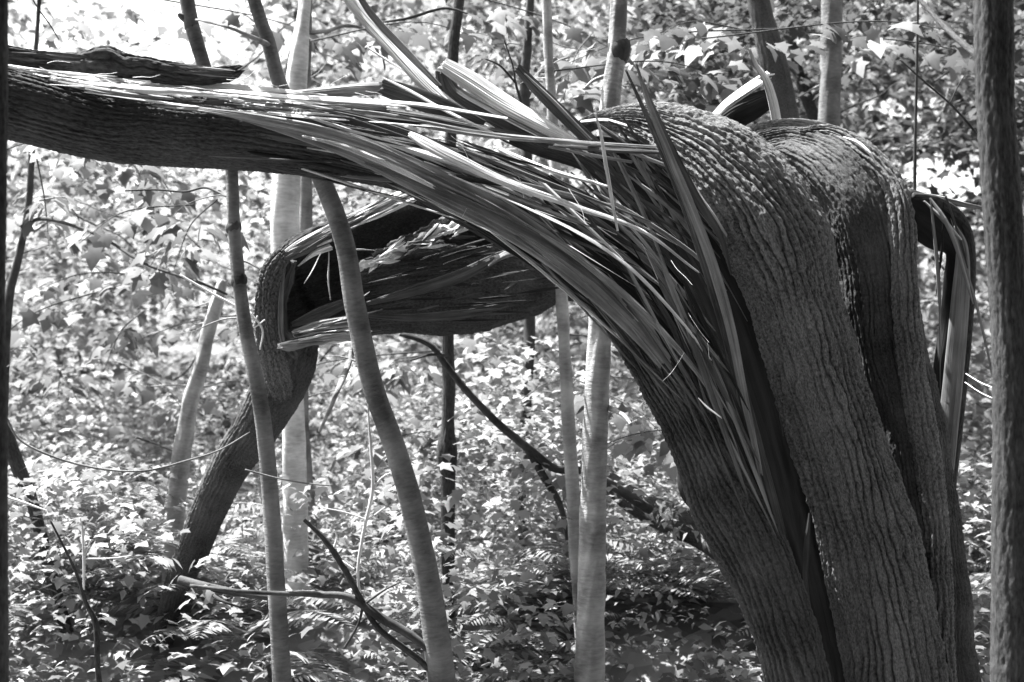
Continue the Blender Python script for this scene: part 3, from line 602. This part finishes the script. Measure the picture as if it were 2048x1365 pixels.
HS = [
 ([(556, 520, 4.48, 6), (600, 492, 4.50, 12), (660, 462, 4.52, 13), (720, 432, 4.56, 13), (790, 398, 4.62, 12), (850, 374, 4.68, 8)], 'grey'),
 ([(690, 440, 4.48, 3), (740, 416, 4.52, 6), (800, 388, 4.56, 7), (850, 378, 4.60, 4)], 'fresh'),
 ([(700, 455, 4.48, 3), (760, 430, 4.50, 6), (820, 402, 4.54, 6), (852, 392, 4.58, 2)], 'fresh'),
 ([(570, 524, 4.42, 2), (612, 500, 4.42, 5), (660, 482, 4.43, 4)], 'fresh'),
 ([(600, 530, 4.42, 2), (628, 508, 4.42, 8), (658, 496, 4.43, 9)], 'fresh'),
  ([(740, 606, 4.44, 4), (830, 582, 4.48, 10), (920, 552, 4.54, 12), (1000, 512, 4.60, 8), (1045, 500, 4.66, 5)], 'dim'),
 ([(980, 530, 4.56, 2), (1010, 510, 4.58, 6), (1050, 500, 4.62, 4)], 'grey'),
 ([(740, 632, 4.46, 4), (830, 634, 4.50, 8), (930, 626, 4.56, 9), (1010, 610, 4.62, 5)], 'dim'),
 ([(840, 620, 4.48, 1), (856, 616, 4.48, 2.2), (872, 612, 4.48, 1)], 'dim'),
 ([(920, 596, 4.53, 1), (940, 590, 4.53, 2.5), (962, 586, 4.53, 1)], 'dim'),
 ([(920, 626, 4.50, 1), (950, 622, 4.50, 2.5), (1000, 618, 4.52, 2)], 'dim'),
 ([(1012, 578, 4.58, 1), (1022, 572, 4.58, 3), (1030, 566, 4.58, 1)], 'dim'),
 ([(568, 540, 4.41, 3), (562, 600, 4.40, 5), (562, 660, 4.40, 5), (568, 690, 4.40, 3)], 'grey'),
 ([(560, 692, 4.36, 7), (600, 684, 4.36, 10), (650, 672, 4.38, 11), (715, 660, 4.42, 7)], 'fresh'),
 ([(590, 664, 4.40, 4), (640, 652, 4.40, 10), (700, 640, 4.42, 8)], 'grey'),
 ([(588, 648, 4.44, 5), (640, 628, 4.45, 12), (695, 604, 4.48, 8)], 'dim'),
 ([(604, 664, 4.37, 2), (650, 652, 4.37, 4), (700, 640, 4.38, 2)], 'fresh'),
 ([(640, 688, 4.42, 3), (690, 684, 4.42, 4), (730, 680, 4.42, 2)], 'fresh'),
 ([(640, 680, 4.44, 4), (700, 676, 4.44, 8), (760, 664, 4.48, 3)], 'dim'),
 ([(658, 508, 4.38, .8), (657, 560, 4.36, 1.8), (661, 596, 4.36, 1)], 'fresh'),
 ([(640, 510, 4.38, .8), (626, 540, 4.36, 1.6), (612, 562, 4.36, .8)], 'fresh'),
 ([(692, 462, 4.40, 1), (688, 490, 4.38, 1.6), (682, 520, 4.38, .8)], 'fresh'),
]
for p, m in HS: hsp(p, m, depth=.5, n=9, jag=.012)
link('leaning_stem', sweep([(600, 672, 4.63, 40), (580, 720, 4.63, 54), (556, 780, 4.66, 52), (512, 858, 4.70, 45), (462, 930, 4.76, 38), (418, 1020, 4.84, 33), (386, 1100, 4.92, 31), (352, 1180, 5.0, 25), (330, 1260, 5.1, 20), (300, 1400, 5.2, 18)],
     nr=300, na=150, depth=.9, disp=furrow(75, 9, .008, 91, fine=.5), name='leaning_stem'), M['bark2'], HL)
hs = []
for k in range(0):
    x = rs.uniform(505, 560); y = rs.uniform(610, 700); a = rs.uniform(0, 6.3); L_ = rs.uniform(20, 60); P = []
    for q in range(4): P.append((x, y, 4.33, .9)); x += math.cos(a) * L_ / 3; y += math.sin(a) * L_ / 3; a += rs.uniform(-.7, .7)
    hs.append(P)
def ragged(p, m, amp, nr=120, na=26, depth=.8, seed=1, fv=30, fu=60):
    return link('ragged_edge', sweep(p, nr=nr, na=na, depth=depth, disp=lambda U, V_, th, t: amp * fbm(U * fu, V_ * fv, seed, 3) * 1.4, smooth_=False, name='ragged_edge'), M[m], HL)
ragged([(714, 540, 4.46, 7), (735, 530, 4.46, 8), (756, 520, 4.47, 4), (800, 500, 4.5, 6), (836, 482, 4.52, 9), (880, 464, 4.54, 8), (920, 452, 4.56, 11), (950, 446, 4.58, 9), (966, 450, 4.6, 3)], 'fresh', .016, seed=3, fu=40, fv=22, nr=160, na=40)
for k in range(34):
    f = rs.random(); x = 735 + 210 * f; y = 532 - 84 * f + rs.uniform(-12, 12); L_ = rs.uniform(14, 46); a = rs.uniform(-.9, .1); h_ = rs.uniform(2, 7)
    P = [(x + math.cos(a) * L_ * q, y + math.sin(a) * L_ * q, 4.44 + .1 * f + .03 * q, h_ * (1 - abs(q - .5) * 1.6)) for q in (0, .33, .66, 1)]
    hsp(P, rs.choice(['fresh', 'fresh', 'grey', 'dim']), depth=.5, jag=.02, rough=.5)
ragged([(745, 512, 4.54, 3), (800, 486, 4.54, 8), (850, 464, 4.56, 7), (880, 446, 4.58, 10), (905, 434, 4.58, 7), (930, 428, 4.6, 3)], 'dim', .012, seed=4)
ragged([(560, 694, 4.34, 5), (590, 690, 4.34, 9), (640, 680, 4.36, 8), (690, 672, 4.38, 9), (740, 676, 4.4, 4)], 'grey', .008, seed=5, fv=14)
ragged([(580, 520, 4.44, 10), (566, 560, 4.46, 17), (552, 610, 4.46, 20), (556, 670, 4.46, 22), (590, 706, 4.5, 20)], 'dim', .012, seed=8, fv=9, fu=80, nr=160, na=80)
link('bark_rim', sweep([(570, 505, 4.42, 12), (545, 540, 4.40, 20), (532, 600, 4.40, 20), (536, 670, 4.42, 22), (552, 740, 4.48, 24), (566, 790, 4.6, 20)], nr=200, na=110, depth=.7, disp=furrow(75, 10, .012, 95, fine=.6), name='bark_rim'), M['bark'], HL)
for k in range(26):
    f = rs.random(); g_ = rs.random(); x = 720 + 330 * f; y0_ = 530 - 55 * f; y1_ = 655 - 30 * f * f; y = y0_ + (y1_ - y0_) * g_; L_ = rs.uniform(40, 170); a = -.28 + .3 * g_ + rs.uniform(-.08, .08)
    Y_ = 4.42 + .22 * f + .05 * (1 - g_)
    P = [(x + math.cos(a) * L_ * q, y + math.sin(a) * L_ * q, Y_ + .05 * q, rs.uniform(1, 4) * (1 - abs(q - .5) * 1.6)) for q in (0, .33, .66, 1)]
    hsp(P, rs.choice(['dark', 'dark', 'dim']), depth=.5, jag=.02)
for k in range(26):
    f = rs.random(); x = 575 + 250 * f; y = 505 - 118 * f + rs.uniform(-10, 14); L_ = rs.uniform(30, 110); a = -.45 + rs.uniform(-.12, .12)
    P = [(x + math.cos(a) * L_ * q, y + math.sin(a) * L_ * q, 4.36 + .12 * f, rs.uniform(1, 4) * (1 - abs(q - .5) * 1.6)) for q in (0, .33, .66, 1)]
    hsp(P, rs.choice(['fresh', 'grey', 'dim']), depth=.5, jag=.01)
for k in range(22):
    f = rs.random(); x = 565 + 120 * f; y = 690 - 30 * f + rs.uniform(-22, 6); L_ = rs.uniform(30, 90); a = -.2 + rs.uniform(-.12, .12)
    P = [(x + math.cos(a) * L_ * q, y + math.sin(a) * L_ * q, 4.33, rs.uniform(1, 3.5) * (1 - abs(q - .5) * 1.6)) for q in (0, .33, .66, 1)]
    hsp(P, rs.choice(['fresh', 'grey', 'dim']), depth=.5, jag=.01)
ragged([(560, 522, 4.4, 6), (600, 498, 4.42, 14), (650, 472, 4.44, 14), (720, 436, 4.5, 12), (800, 398, 4.56, 11), (850, 378, 4.6, 6)], 'dim', .008, seed=6, fv=8, fu=90)

# ------------------------------------------------------------------ fallen branches, twigs
def branch(name, label, p, m, subs=(), cat='branch', group=None, amp=.002):
    b = at(*p[0][:3]); T_ = thing(name, label, cat, b, group)
    link('stem', sweep(p, nr=50, na=9, depth=1, disp=trunk_disp(amp, rnd.randrange(999)), name='stem'), M[m], T_)
    for s_ in subs: link('twig', sweep(s_, nr=18, na=6, depth=1, name='twig'), M[m], T_)
branch('fallen_branch', 'smooth crooked branch lying low between the two slim grey saplings', [(380, 1172, 4.02, 3.6), (470, 1182, 4.02, 4.3), (576, 1188, 4.02, 5.0), (640, 1190, 4.02, 6.5), (700, 1196, 4.02, 7.2), (760, 1235, 4.02, 9.4), (820, 1270, 4.02, 8.6), (866, 1310, 4.02, 6.5), (900, 1360, 4.02, 3.6)], 'stemd',
       [[(726, 1212, 4.02, 3.6), (716, 1250, 4.02, 2.9), (688, 1298, 4.02, 2.9)], [(730, 1208, 4.02, 2.9), (770, 1180, 4.02, 2.2), (800, 1165, 4.02, 1.4)]])
branch('fallen_branch', 'dark rough branch slanting down to the crooked branch near the bottom', [(608, 1040, 4.02, 3.6), (650, 1080, 4.02, 5.8), (690, 1140, 4.02, 6.5), (722, 1200, 4.02, 6.5), (760, 1260, 4.02, 5.8), (850, 1330, 4.02, 6.5), (900, 1400, 4.02, 5.8)], 'barkdark')
branch('bare_twig', 'tall bleached twig standing upright between the slim saplings', [(722, 1210, 4.02, 2.5), (716, 1140, 4.02, 3), (728, 1060, 4.02, 3.5), (745, 980, 4.02, 3.5), (742, 900, 4.02, 3), (738, 850, 4.02, 2), (736, 800, 4.02, 1)], 'twigpale',
       [[(745, 980, 4.02, 2), (765, 955, 4.02, 2), (795, 940, 4.02, 1)], [(734, 1040, 4.02, 2), (690, 1025, 4.02, 1.6), (640, 1015, 4.02, 1)], [(736, 1040, 4.02, 1.8), (770, 1015, 4.02, 1.4)]], cat='twig', amp=.0004)
branch('bare_twig', 'forked bleached twig just left of the tall upright one', [(708, 1140, 4.02, 3), (680, 1120, 4.02, 3), (668, 1105, 4.02, 3), (674, 1075, 4.02, 2), (668, 1060, 4.02, 1)], 'twigpale', cat='twig', amp=.0004)
branch('fallen_branch', 'long dark crooked branch running down right under the hollow log', [(800, 668, 5.05, 5), (860, 690, 5.05, 6), (895, 735, 5.05, 7), (940, 790, 5.05, 7), (1000, 850, 5.05, 8), (1060, 900, 5.05, 9), (1110, 938, 5.05, 8), (1165, 942, 5.1, 8), (1230, 975, 5.2, 10), (1300, 1020, 5.3, 10)], 'stemd',
       [[(1050, 890, 5.05, 8), (1085, 950, 5.05, 9), (1120, 1010, 5.05, 7), (1135, 1080, 5.05, 5)], [(893, 712, 5.05, 3), (860, 710, 5.0, 3), (820, 722, 5.0, 2)]])
branch('fallen_log', 'dark fallen log passing behind the foot of the splintered arch', [(1196, 930, 5.9, 12), (1250, 990, 5.7, 26), (1330, 1032, 5.5, 32), (1410, 1070, 5.3, 34), (1480, 1120, 5.1, 34), (1580, 1190, 5.2, 30), (1800, 1330, 5.0, 20)], 'barkdark', cat='log', amp=.01)
branch('broken_slab', 'black broken slab of bark hanging behind the arch fibres', [(1366, 800, 4.3, 8), (1370, 860, 4.3, 14), (1372, 930, 4.3, 18), (1380, 985, 4.3, 22), (1420, 1020, 4.3, 16)], 'dark', cat='bark slab', amp=.01)
branch('long_twig', 'long drooping thin twig curving across the lower left', [(10, 830, 4.2, 2.5), (40, 880, 4.2, 2.5), (110, 915, 4.2, 2.5), (200, 938, 4.2, 2.5), (290, 942, 4.2, 2.2), (380, 920, 4.2, 2), (440, 900, 4.2, 1.6), (500, 865, 4.2, 1.2)], 'stem', cat='twig', amp=.0004)
branch('long_twig', 'thin bleached twig slanting down to the slim grey sapling', [(360, 550, 4.4, 2), (420, 585, 4.4, 2.2), (470, 612, 4.4, 2.5), (530, 650, 4.4, 2.5)], 'twigpale', [[(500, 625, 4.3, 1.8), (525, 660, 4.3, 2.5), (520, 700, 4.3, 1.6)], [(515, 632, 4.3, 1.6), (508, 655, 4.3, 1.6), (530, 640, 4.3, 1.6)]], cat='twig', amp=.0004)
branch('bare_twig', 'small pale forked twig among the ferns at lower left', [(168, 1180, 4.3, 2), (168, 1120, 4.3, 3), (165, 1060, 4.3, 2.4), (160, 1035, 4.3, 1)], 'twigpale', [[(168, 1115, 4.3, 2), (182, 1080, 4.3, 1.6)], [(168, 1118, 4.3, 1.8), (220, 1117, 4.3, 1.5), (262, 1112, 4.3, 1)]], cat='twig', amp=.0004)
branch('bare_twig', 'dark stalk rising from the ferns at the bottom left', [(205, 1420, 4.0, 6), (195, 1330, 4.0, 6), (192, 1250, 4.0, 6), (170, 1200, 4.0, 4), (150, 1140, 4.0, 3), (100, 1040, 4.0, 2)], 'barkdark', cat='twig')
branch('bare_twig', 'short pale twig jutting in low at the left edge', [(0, 990, 4.0, 2), (30, 1000, 4.0, 3), (60, 1010, 4.0, 2.4), (95, 1022, 4.0, 1)], 'twigpale', cat='twig', amp=.0004)
branch('fallen_branch', 'dark broken branch ending on the ferns below the leaning stem', [(360, 1160, 4.6, 9), (420, 1175, 4.55, 8), (500, 1190, 4.5, 7), (570, 1200, 4.5, 6)], 'stemd', [[(400, 1170, 4.6, 5), (440, 1200, 4.5, 4), (480, 1215, 4.5, 2)]])
branch('hanging_twig', 'fine dark twig hanging in the pale gap at the upper left', [(60, -10, 4.6, 1.4), (78, 20, 4.6, 1.4), (100, 50, 4.6, 1.4), (118, 80, 4.6, 1)], 'twigdark', cat='twig', amp=.0003)
branch('hanging_twig', 'thin dark branch arching in front of the upper leaves', [(765, 45, 5.2, 2), (820, 36, 5.2, 3), (880, 18, 5.2, 3), (910, 20, 5.2, 2.4), (935, 28, 5.2, 1.5)], 'twigdark', cat='twig', amp=.0004)
branch('hanging_twig', 'long dark twig drooping beside the large dark trunk', [(1800, 120, 3.9, 1.4), (1850, 165, 3.9, 2), (1900, 208, 3.9, 2.2), (1940, 252, 3.9, 2.4), (1968, 290, 3.9, 2.8)], 'twigdark', [[(1900, 206, 3.9, 1.5), (1915, 175, 3.9, 1.4), (1930, 150, 3.9, 1)]], cat='twig', amp=.0004)
branch('hanging_twig', 'bent dark twig poking up by the dark splinter', [(1008, 80, 4.6, 1.2), (1025, 130, 4.6, 1.8), (1032, 170, 4.6, 2.5), (1050, 230, 4.6, 4)], 'twigdark', [[(970, 118, 4.6, 1.5), (1000, 132, 4.6, 2.5), (1030, 165, 4.6, 2.5)]], cat='twig', amp=.0004)
branch('hanging_twig', 'horizontal twig with a leafy knot under the fallen log', [(250, 382, 4.6, 1.6), (310, 380, 4.6, 2), (370, 384, 4.6, 2), (412, 376, 4.6, 2.5), (455, 394, 4.5, 2.5)], 'twigdark', cat='twig', amp=.0004)
branch('long_twig', 'pair of pale fine twigs joining the bark loop to the dark trunk', [(1932, 748, 3.7, .9), (1960, 765, 3.6, .9), (1992, 778, 3.5, .8)], 'twigpale', [[(1930, 765, 3.7, .9), (1960, 785, 3.6, .9), (1992, 800, 3.5, .8)]], cat='twig', amp=.0003)
branch('long_twig', 'thin twig running right from the slim sapling over the ferns', [(490, 940, 4.0, 2), (560, 958, 4.0, 1.8), (620, 968, 4.0, 1.5), (665, 972, 4.0, 1)], 'stem', cat='twig', amp=.0003)
for k in range(48):
    x = rs.uniform(40, 1950); y = rs.uniform(60, 1200); a = rs.uniform(-.9, .9); L_ = rs.uniform(90, 260); Y = rs.uniform(5.5, 9); P = []
    for q in range(5): P.append((x, y, Y + .05 * q, 2.4 - .4 * q)); x += math.cos(a) * L_ / 4; y += math.sin(a) * L_ / 4; a += rs.uniform(-.4, .4)
    o = link('fine_twig', sweep(P, nr=16, na=5, depth=1, name='fine_twig'), M['stempale' if rs.random() < .25 else 'stemd'])
    tag(o, 'fine bare twig crossing the blurred leaves behind the broken tree', 'twig', 'fine twigs among the background leaves')

# ------------------------------------------------------------------ leaves
def leaf_mesh(name, C, Dirs, Nrm, Ln, Wd, fold=.25, droop=.2):
    """six-sided folded leaves, vectorised"""
    n = len(C); D = Dirs / np.linalg.norm(Dirs, axis=1)[:, None]
    Sd = np.cross(D, Nrm); Sd /= np.linalg.norm(Sd, axis=1)[:, None] + 1e-9; N = np.cross(Sd, D)
    L = Ln[:, None]; Wd = Wd[:, None]
    p0 = C; p1 = C + D * L * .4 + Sd * Wd + N * Wd * fold; p2 = C + D * L * .4 - Sd * Wd + N * Wd * fold
    p3 = C + D * L - N * L * droop; pm = C + D * L * .45
    V_ = np.stack([p0, p1, p3, p2, pm], 1).reshape(-1, 3); b = np.arange(n) * 5
    F = np.vstack([np.stack([b, b + 1, b + 4], 1), np.stack([b + 4, b + 1, b + 2], 1), np.stack([b, b + 4, b + 3], 1), np.stack([b + 4, b + 2, b + 3], 1)])
    return mesh_np(name, V_, np.zeros((0, 4)), None, True, F)

def lobed_mesh(name, C, Dirs, Nrm, Ln, fold=.12):
    n = len(C); D = Dirs / np.linalg.norm(Dirs, axis=1)[:, None]
    Sd = np.cross(D, Nrm); Sd /= np.linalg.norm(Sd, axis=1)[:, None] + 1e-9; N = np.cross(Sd, D)
    ol = np.array([(0, 0), (.30, -.05), (.26, .20), (.56, .42), (.30, .50), (.22, .66), (0, 1.0), (-.22, .66), (-.30, .50), (-.56, .42), (-.26, .20), (-.30, -.05)])
    pts = [C + Ln[:, None] * (D * .38)]
    for a_, b_ in ol: pts.append(C + Ln[:, None] * (D * b_ + Sd * a_ + N * (abs(a_) * fold - .25 * b_ * b_ - .3 * a_ * a_)))
    V_ = np.stack(pts, 1).reshape(-1, 3); k = len(ol); b = np.arange(n) * (k + 1)
    F = np.vstack([np.stack([b, b + 1 + j, b + 1 + (j + 1) % k], 1) for j in range(k)])
    return mesh_np(name, V_, np.zeros((0, 4)), None, True, F)

def sprays(n, pos, per, size, name, m, label, spread=.22, seed=1, lobed=False, flat=.35):
    r = np.random.default_rng(seed)
    c = pos(n, r)                                   # (n,3)
    n = len(c)
    k = per; az_ = r.uniform(0, 2 * np.pi, n); tilt = r.uniform(-.5, .25, n)
    ax = np.stack([np.cos(az_) * np.cos(tilt), np.sin(az_) * np.cos(tilt), np.sin(tilt)], 1)
    sd_ = np.cross(ax, [0, 0, 1.0]); sd_ /= np.linalg.norm(sd_, axis=1)[:, None]
    up = np.cross(sd_, ax)
    s = np.linspace(-1, 1, k)[None, :]; side = np.where(np.arange(k) % 2, 1, -1)[None, :]
    sp = spread * r.uniform(.6, 1.3, n)[:, None]
    C = c[:, None] + ax[:, None] * (s * sp)[..., None] + sd_[:, None] * (side * sp * .12 * r.random((n, k)))[..., None] - np.array([0, 0, 1.0]) * (s ** 2 * sp * .25)[..., None]
    C = C + r.normal(0, .02 + .06 * spread, C.shape)
    D = ax[:, None] * .6 + sd_[:, None] * side[..., None] * r.uniform(.5, 1.1, (n, k))[..., None] + r.normal(0, .3, (n, k, 3)) + np.array([0, 0, -.15])
    N = up[:, None] + r.normal(0, flat, (n, k, 3))
    sz = size * r.uniform(.6, 1.35, (n, k))
    me = lobed_mesh(name, C.reshape(-1, 3), D.reshape(-1, 3), N.reshape(-1, 3), sz.ravel()) if lobed else leaf_mesh(name, C.reshape(-1, 3), D.reshape(-1, 3), N.reshape(-1, 3), sz.ravel(), (sz * r.uniform(.2, .33, (n, k))).ravel())
    o = link(name, me, M[m], kind='stuff'); o["label"] = label
    return o

def project(P):
    Y = np.maximum(P[:, 1], .1); return CX + P[:, 0] / Y * FPX, CY - (P[:, 2] - CZ) / Y * FPX

def volume(y0, y1, margin, dens, ztop=8.0):
    def f(n, r):
        Y = (r.random(n) * (y1 ** 2 - y0 ** 2) + y0 ** 2) ** .5
        px = r.uniform(-margin, 2048 + margin, n); X = (px - CX) / FPX * Y
        zlo = gz(X, Y); top = CZ + 800 / FPX * Y
        Z = zlo + r.random(n) * (top - zlo); P = np.stack([X, Y, Z], 1)
        qx, qy = project(P)
        keep = r.random(n) < dens(qx, qy, P, r)
        return P[keep]
    return f
def clump(P, f=.9, seed=0): return perlin(P[:, 0] * f + P[:, 1] * .37 * f, P[:, 2] * f * 1.2 + P[:, 1] * .21 * f, seed)
def gap(qx, qy): return np.exp(-(((qx - 1870) / 120) ** 2 + ((qy - 345) / 60) ** 2)) + .8 * np.exp(-(((qx - 1800) / 120) ** 2 + ((qy - 210) / 35) ** 2)) + np.exp(-(((qx - 1265) / 45) ** 2 + ((qy - 715) / 35) ** 2))
def d_far(qx, qy, P, r):
    d = .4 + 2.2 * clump(P, .45, 3)
    d = d + .45 * np.clip((qy - 350) / 500, 0, 1) + .5 * smooth((qx - 1150) / 300) * (qy < 420)
    ul = smooth((620 - qx) / 300) * smooth((300 - qy) / 220)
    wh = gap(qx, qy)
    return np.clip(d - .5 * ul - 1.5 * wh, .0, 1)
def d_mid(qx, qy, P, r):
    d = .15 + 2.0 * clump(P, 1.3, 9)
    d = d + .25 * smooth((qx - 1200) / 300) * (qy < 350) + .2 * np.clip((qy - 500) / 500, 0, 1)
    ul = smooth((600 - qx) / 250) * smooth((300 - qy) / 200)
    return np.clip(d - .8 * ul, .0, 1)
sprays(9000, volume(20, 46, 900, d_far), 12, .24, 'far_leaves', 'leaf', 'pale mass of far leaves filling the wood behind', .8, 21)
sprays(6500, volume(11, 20, 700, d_far), 12, .15, 'leaves', 'leaf', 'sunlit broad leaves of the wood behind the broken trees', .42, 22)
def d_mid(qx, qy, P, r):
    d = -.15 + 3.4 * clump(P, .75, 9) + .25 * smooth((900 - qx) / 500)
    ul = smooth((600 - qx) / 250) * smooth((300 - qy) / 200)
    return np.clip(d - .5 * ul - 1.4 * gap(qx, qy), .0, 1)
sprays(6000, volume(6.6, 11, 600, d_mid), 11, .068, 'near_leaves', 'leaf', 'layered sprays of lobed leaves just behind the broken trees', .24, 23, True, .22)
def d_dark(qx, qy, P, r):
    rt_ = smooth((qx - 1150) / 300) * smooth((520 - qy) / 150)
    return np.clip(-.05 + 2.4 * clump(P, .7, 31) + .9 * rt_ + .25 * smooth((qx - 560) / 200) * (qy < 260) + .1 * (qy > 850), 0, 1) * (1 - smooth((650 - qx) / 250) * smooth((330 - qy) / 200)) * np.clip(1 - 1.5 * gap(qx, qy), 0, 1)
sprays(6500, volume(6.5, 9.5, 500, lambda a, b, c, r: d_dark(a, b, c, r) * (smooth((a - 1150) / 250) * (b < 420) + .25 * (b > 780) * (a > 800))), 11, .07, 'shade_toned_leaves', 'leafshade', 'lobed leaves close behind the folded bark, shade put into their dark colour', .26, 36, True, .3)
sprays(6500, volume(9, 20, 700, d_dark), 12, .12, 'shade_toned_leaves', 'leafshade', 'leaf clumps scattered through the wood, coloured darker to paint in shade', .35, 24)
sprays(5000, volume(18, 34, 900, d_dark), 12, .24, 'shade_toned_leaves', 'leafshade', 'far leaves in the depth of the wood, their shade painted as dark colour', .8, 34)
# seedlings and shrubs knee to waist high
def shrubs(n, r):
    Y = 3.85 + 5.2 * r.random(n); X = r.uniform(-.6, .6, n) * Y; hmax = np.where(X < .25 * Y, 1.0, .6) * (.45 + .55 * smooth((Y - 4.2) / .8)) * (.75 + .9 * perlin(X * .8, Y * .8, 15))
    P = np.stack([X, Y, gz(X, Y) + .1 + r.random(n) * np.maximum(.1, hmax)], 1)
    return P[(r.random(n) < np.clip(.25 + 2.2 * clump(P, 1.6, 16), 0, 1)) & ~((Y < 4.5) & (X > .55) & (X < 1.5))]
sprays(10500, shrubs, 10, .046, 'shrub_leaves', 'fern', 'shrubby seedlings with lobed leaves rising behind the broken trees', .16, 35, True, .25)
# leafy branches hanging nearer, each with its own twig
rl = np.random.default_rng(55)
for k, (px, py) in enumerate([(180, 330), (300, 350), (90, 420), (250, 440), (380, 470), (330, 540), (180, 560), (70, 640), (240, 680), (420, 650), (120, 760), (320, 780), (60, 300), (560, 60), (820, 60), (960, 50), (1010, 110), (1120, 60), (1150, 130), (1290, 90), (1320, 140), (1380, 60), (1440, 110), (1290, 700), (1260, 830), (1300, 880), (1750, 60), (1890, 110), (780, 740), (650, 740), (1000, 700), (830, 880)]):
    Y = rl.uniform(4.9, 6.6); c = np.array(at(px, py, Y)); az_ = rl.uniform(0, 6.28); ax = np.array([math.cos(az_), math.sin(az_) * .6, rl.uniform(-.35, .1)]); L_ = rl.uniform(.22, .42)
    T_ = thing('leafy_branch', 'spray of broad lobed leaves on a thin twig hanging before the wood', 'branch', tuple(c), 'leafy sprays hanging before the wood')
    n_ = 26; f = rl.random(n_); side = np.where(np.arange(n_) % 2, 1, -1); sdv = np.cross(ax, [0, 0, 1.0]); sdv /= np.linalg.norm(sdv)
    C_ = c + ax * ((f - .5) * 2 * L_)[:, None] + sdv * (side * rl.uniform(.01, .11, n_))[:, None] + rl.normal(0, .015, (n_, 3)) - np.array([0, 0, .22]) * ((f - .5) ** 2)[:, None]
    D_ = ax * .6 + sdv * (side * rl.uniform(.4, 1.1, n_))[:, None] + rl.normal(0, .2, (n_, 3)) - np.array([0, 0, .45])
    N_ = np.array([0, -.35, 1.0]) + rl.normal(0, .3, (n_, 3))
    link('leaves', lobed_mesh('leaves', C_, D_, N_, rl.uniform(.055, .105, n_)), M['leaf'], T_)
    e0, e1 = c - ax * L_ * 1.6, c + ax * L_
    def pj(p_, h_): return (CX + p_[0] / p_[1] * FPX, CY - (p_[2] - CZ) / p_[1] * FPX, p_[1], h_)
    link('stem', sweep([pj(e0, 1.8), pj(c + [0, 0, .03], 1.4), pj(e1 - [0, 0, .05], .6)], nr=14, na=5, depth=1, name='stem'), M['stemd'], T_)

# wood out of view: leaves added to cut sky fill and shade the background
def behind(n, r):
    X = r.uniform(-14, 14, n); Y = r.uniform(-14, -1.5, n); Z = r.uniform(0.2, 10, n); P = np.stack([X, Y, Z], 1)
    return P[(np.hypot(X, Y) > 3.5)]
def over(n, r):
    X = r.uniform(-7, 12, n); Y = r.uniform(-12, 2.0, n); Z = r.uniform(4.8, 8, n); return np.stack([X, Y, Z], 1)
def above(n, r):
    X = r.uniform(-24, 20, n); Y = r.uniform(6, 34, n); P = np.stack([X, Y, 4.6 + .26 * Y + r.uniform(0, 3, n)], 1)
    free = (X > -10) & (X < 1.5) & (Y < 11.5)
    return P[~free & (r.random(n) < np.clip(-.12 + 2.6 * clump(P * [1, 1, .3], .45, 12) + .5 * smooth((X - .5) / 2.5), 0, 1))]
sprays(8000, above, 10, .28, 'shading_canopy_leaves', 'leaf', 'unseen leaf canopy added over the wood behind to shade and dapple it', .7, 28)
sprays(15000, behind, 10, .26, 'leaves', 'leafshade', 'unseen leaves of the wood behind the viewpoint, added to cut the sky fill', .7, 26)
sprays(9000, over, 10, .24, 'shading_canopy_leaves', 'leafshade', 'unseen leaf canopy added above the viewpoint to cut the sky fill', .6, 27)
# low herbs between the ferns
def low(n, r):
    Y = (r.random(n) * (16 ** 2 - 3.3 ** 2) + 3.3 ** 2) ** .5; X = r.uniform(-.62, .62, n) * Y
    P = np.stack([X, Y, gz(X, Y) + r.random(n) ** 1.5 * np.where(Y < 4.6, .3, .45)], 1)
    return P[r.random(n) < np.clip(.55 + 1.3 * clump(P * [1, 1, 0], 1.6, 4), .05, 1)]
sprays(27000, low, 10, .042, 'undergrowth', 'fern', 'low leafy undergrowth covering the forest floor', .14, 25)

# ------------------------------------------------------------------ ferns
def fern_mesh(seed):
    r = np.random.default_rng(seed); C, D, N, L, Wd = [], [], [], [], []
    for f in range(9):
        a = f / 9 * 6.283 + r.uniform(-.3, .3); ln = r.uniform(.45, .75); rise = r.uniform(.35, .7)
        hd = np.array([math.cos(a), math.sin(a), 0]); sdv = np.array([-math.sin(a), math.cos(a), 0])
        for k in range(3, 30):
            s = k / 30; p = hd * ln * s + np.array([0, 0, rise * ln * (1.9 * s - 1.35 * s * s)])
            tn = hd * ln + np.array([0, 0, rise * ln * (1.9 - 2.7 * s)]); tn /= np.linalg.norm(tn)
            for sg in (-1, 1):
                C.append(p); D.append(sdv * sg + tn * .35 + r.normal(0, .08, 3) - np.array([0, 0, .15])); N.append(np.cross(tn, sdv) * (1) + r.normal(0, .1, 3))
                pl = ln * .22 * math.sin(math.pi * min(1, s * .9 + .12)) ** .8; L.append(pl); Wd.append(pl * .085 + .0015)
    return leaf_mesh('fern', np.array(C), np.array(D), np.array(N), np.array(L), np.array(Wd), .1, .12)
fm = [fern_mesh(100 + k) for k in range(5)]
for m_ in fm: m_.materials.append(M['fern'])
cnt = 0
for k in range(900):
    Y = 3.5 + 9 * rs.random() ** 1.5; X = rs.uniform(-.46, .46) * Y
    if abs(X - 1.0) < .4 and 3.6 < Y < 4.6: continue
    o = bpy.data.objects.new('fern', fm[k % 5]); COL.objects.link(o)
    o.location = (X, Y, float(gz(X, Y)) - .02); sc = rs.uniform(.55, .8) if Y < 4.6 else rs.uniform(.6, 1.05); o.scale = (sc, sc, sc * rs.uniform(.8, 1.2)); o.rotation_euler = (rs.uniform(-.15, .15), rs.uniform(-.15, .15), rs.uniform(0, 6.3))
    tag(o, 'low fern with arching fronds on the forest floor', 'fern', 'ferns covering the forest floor'); cnt += 1
    if cnt >= 190: break
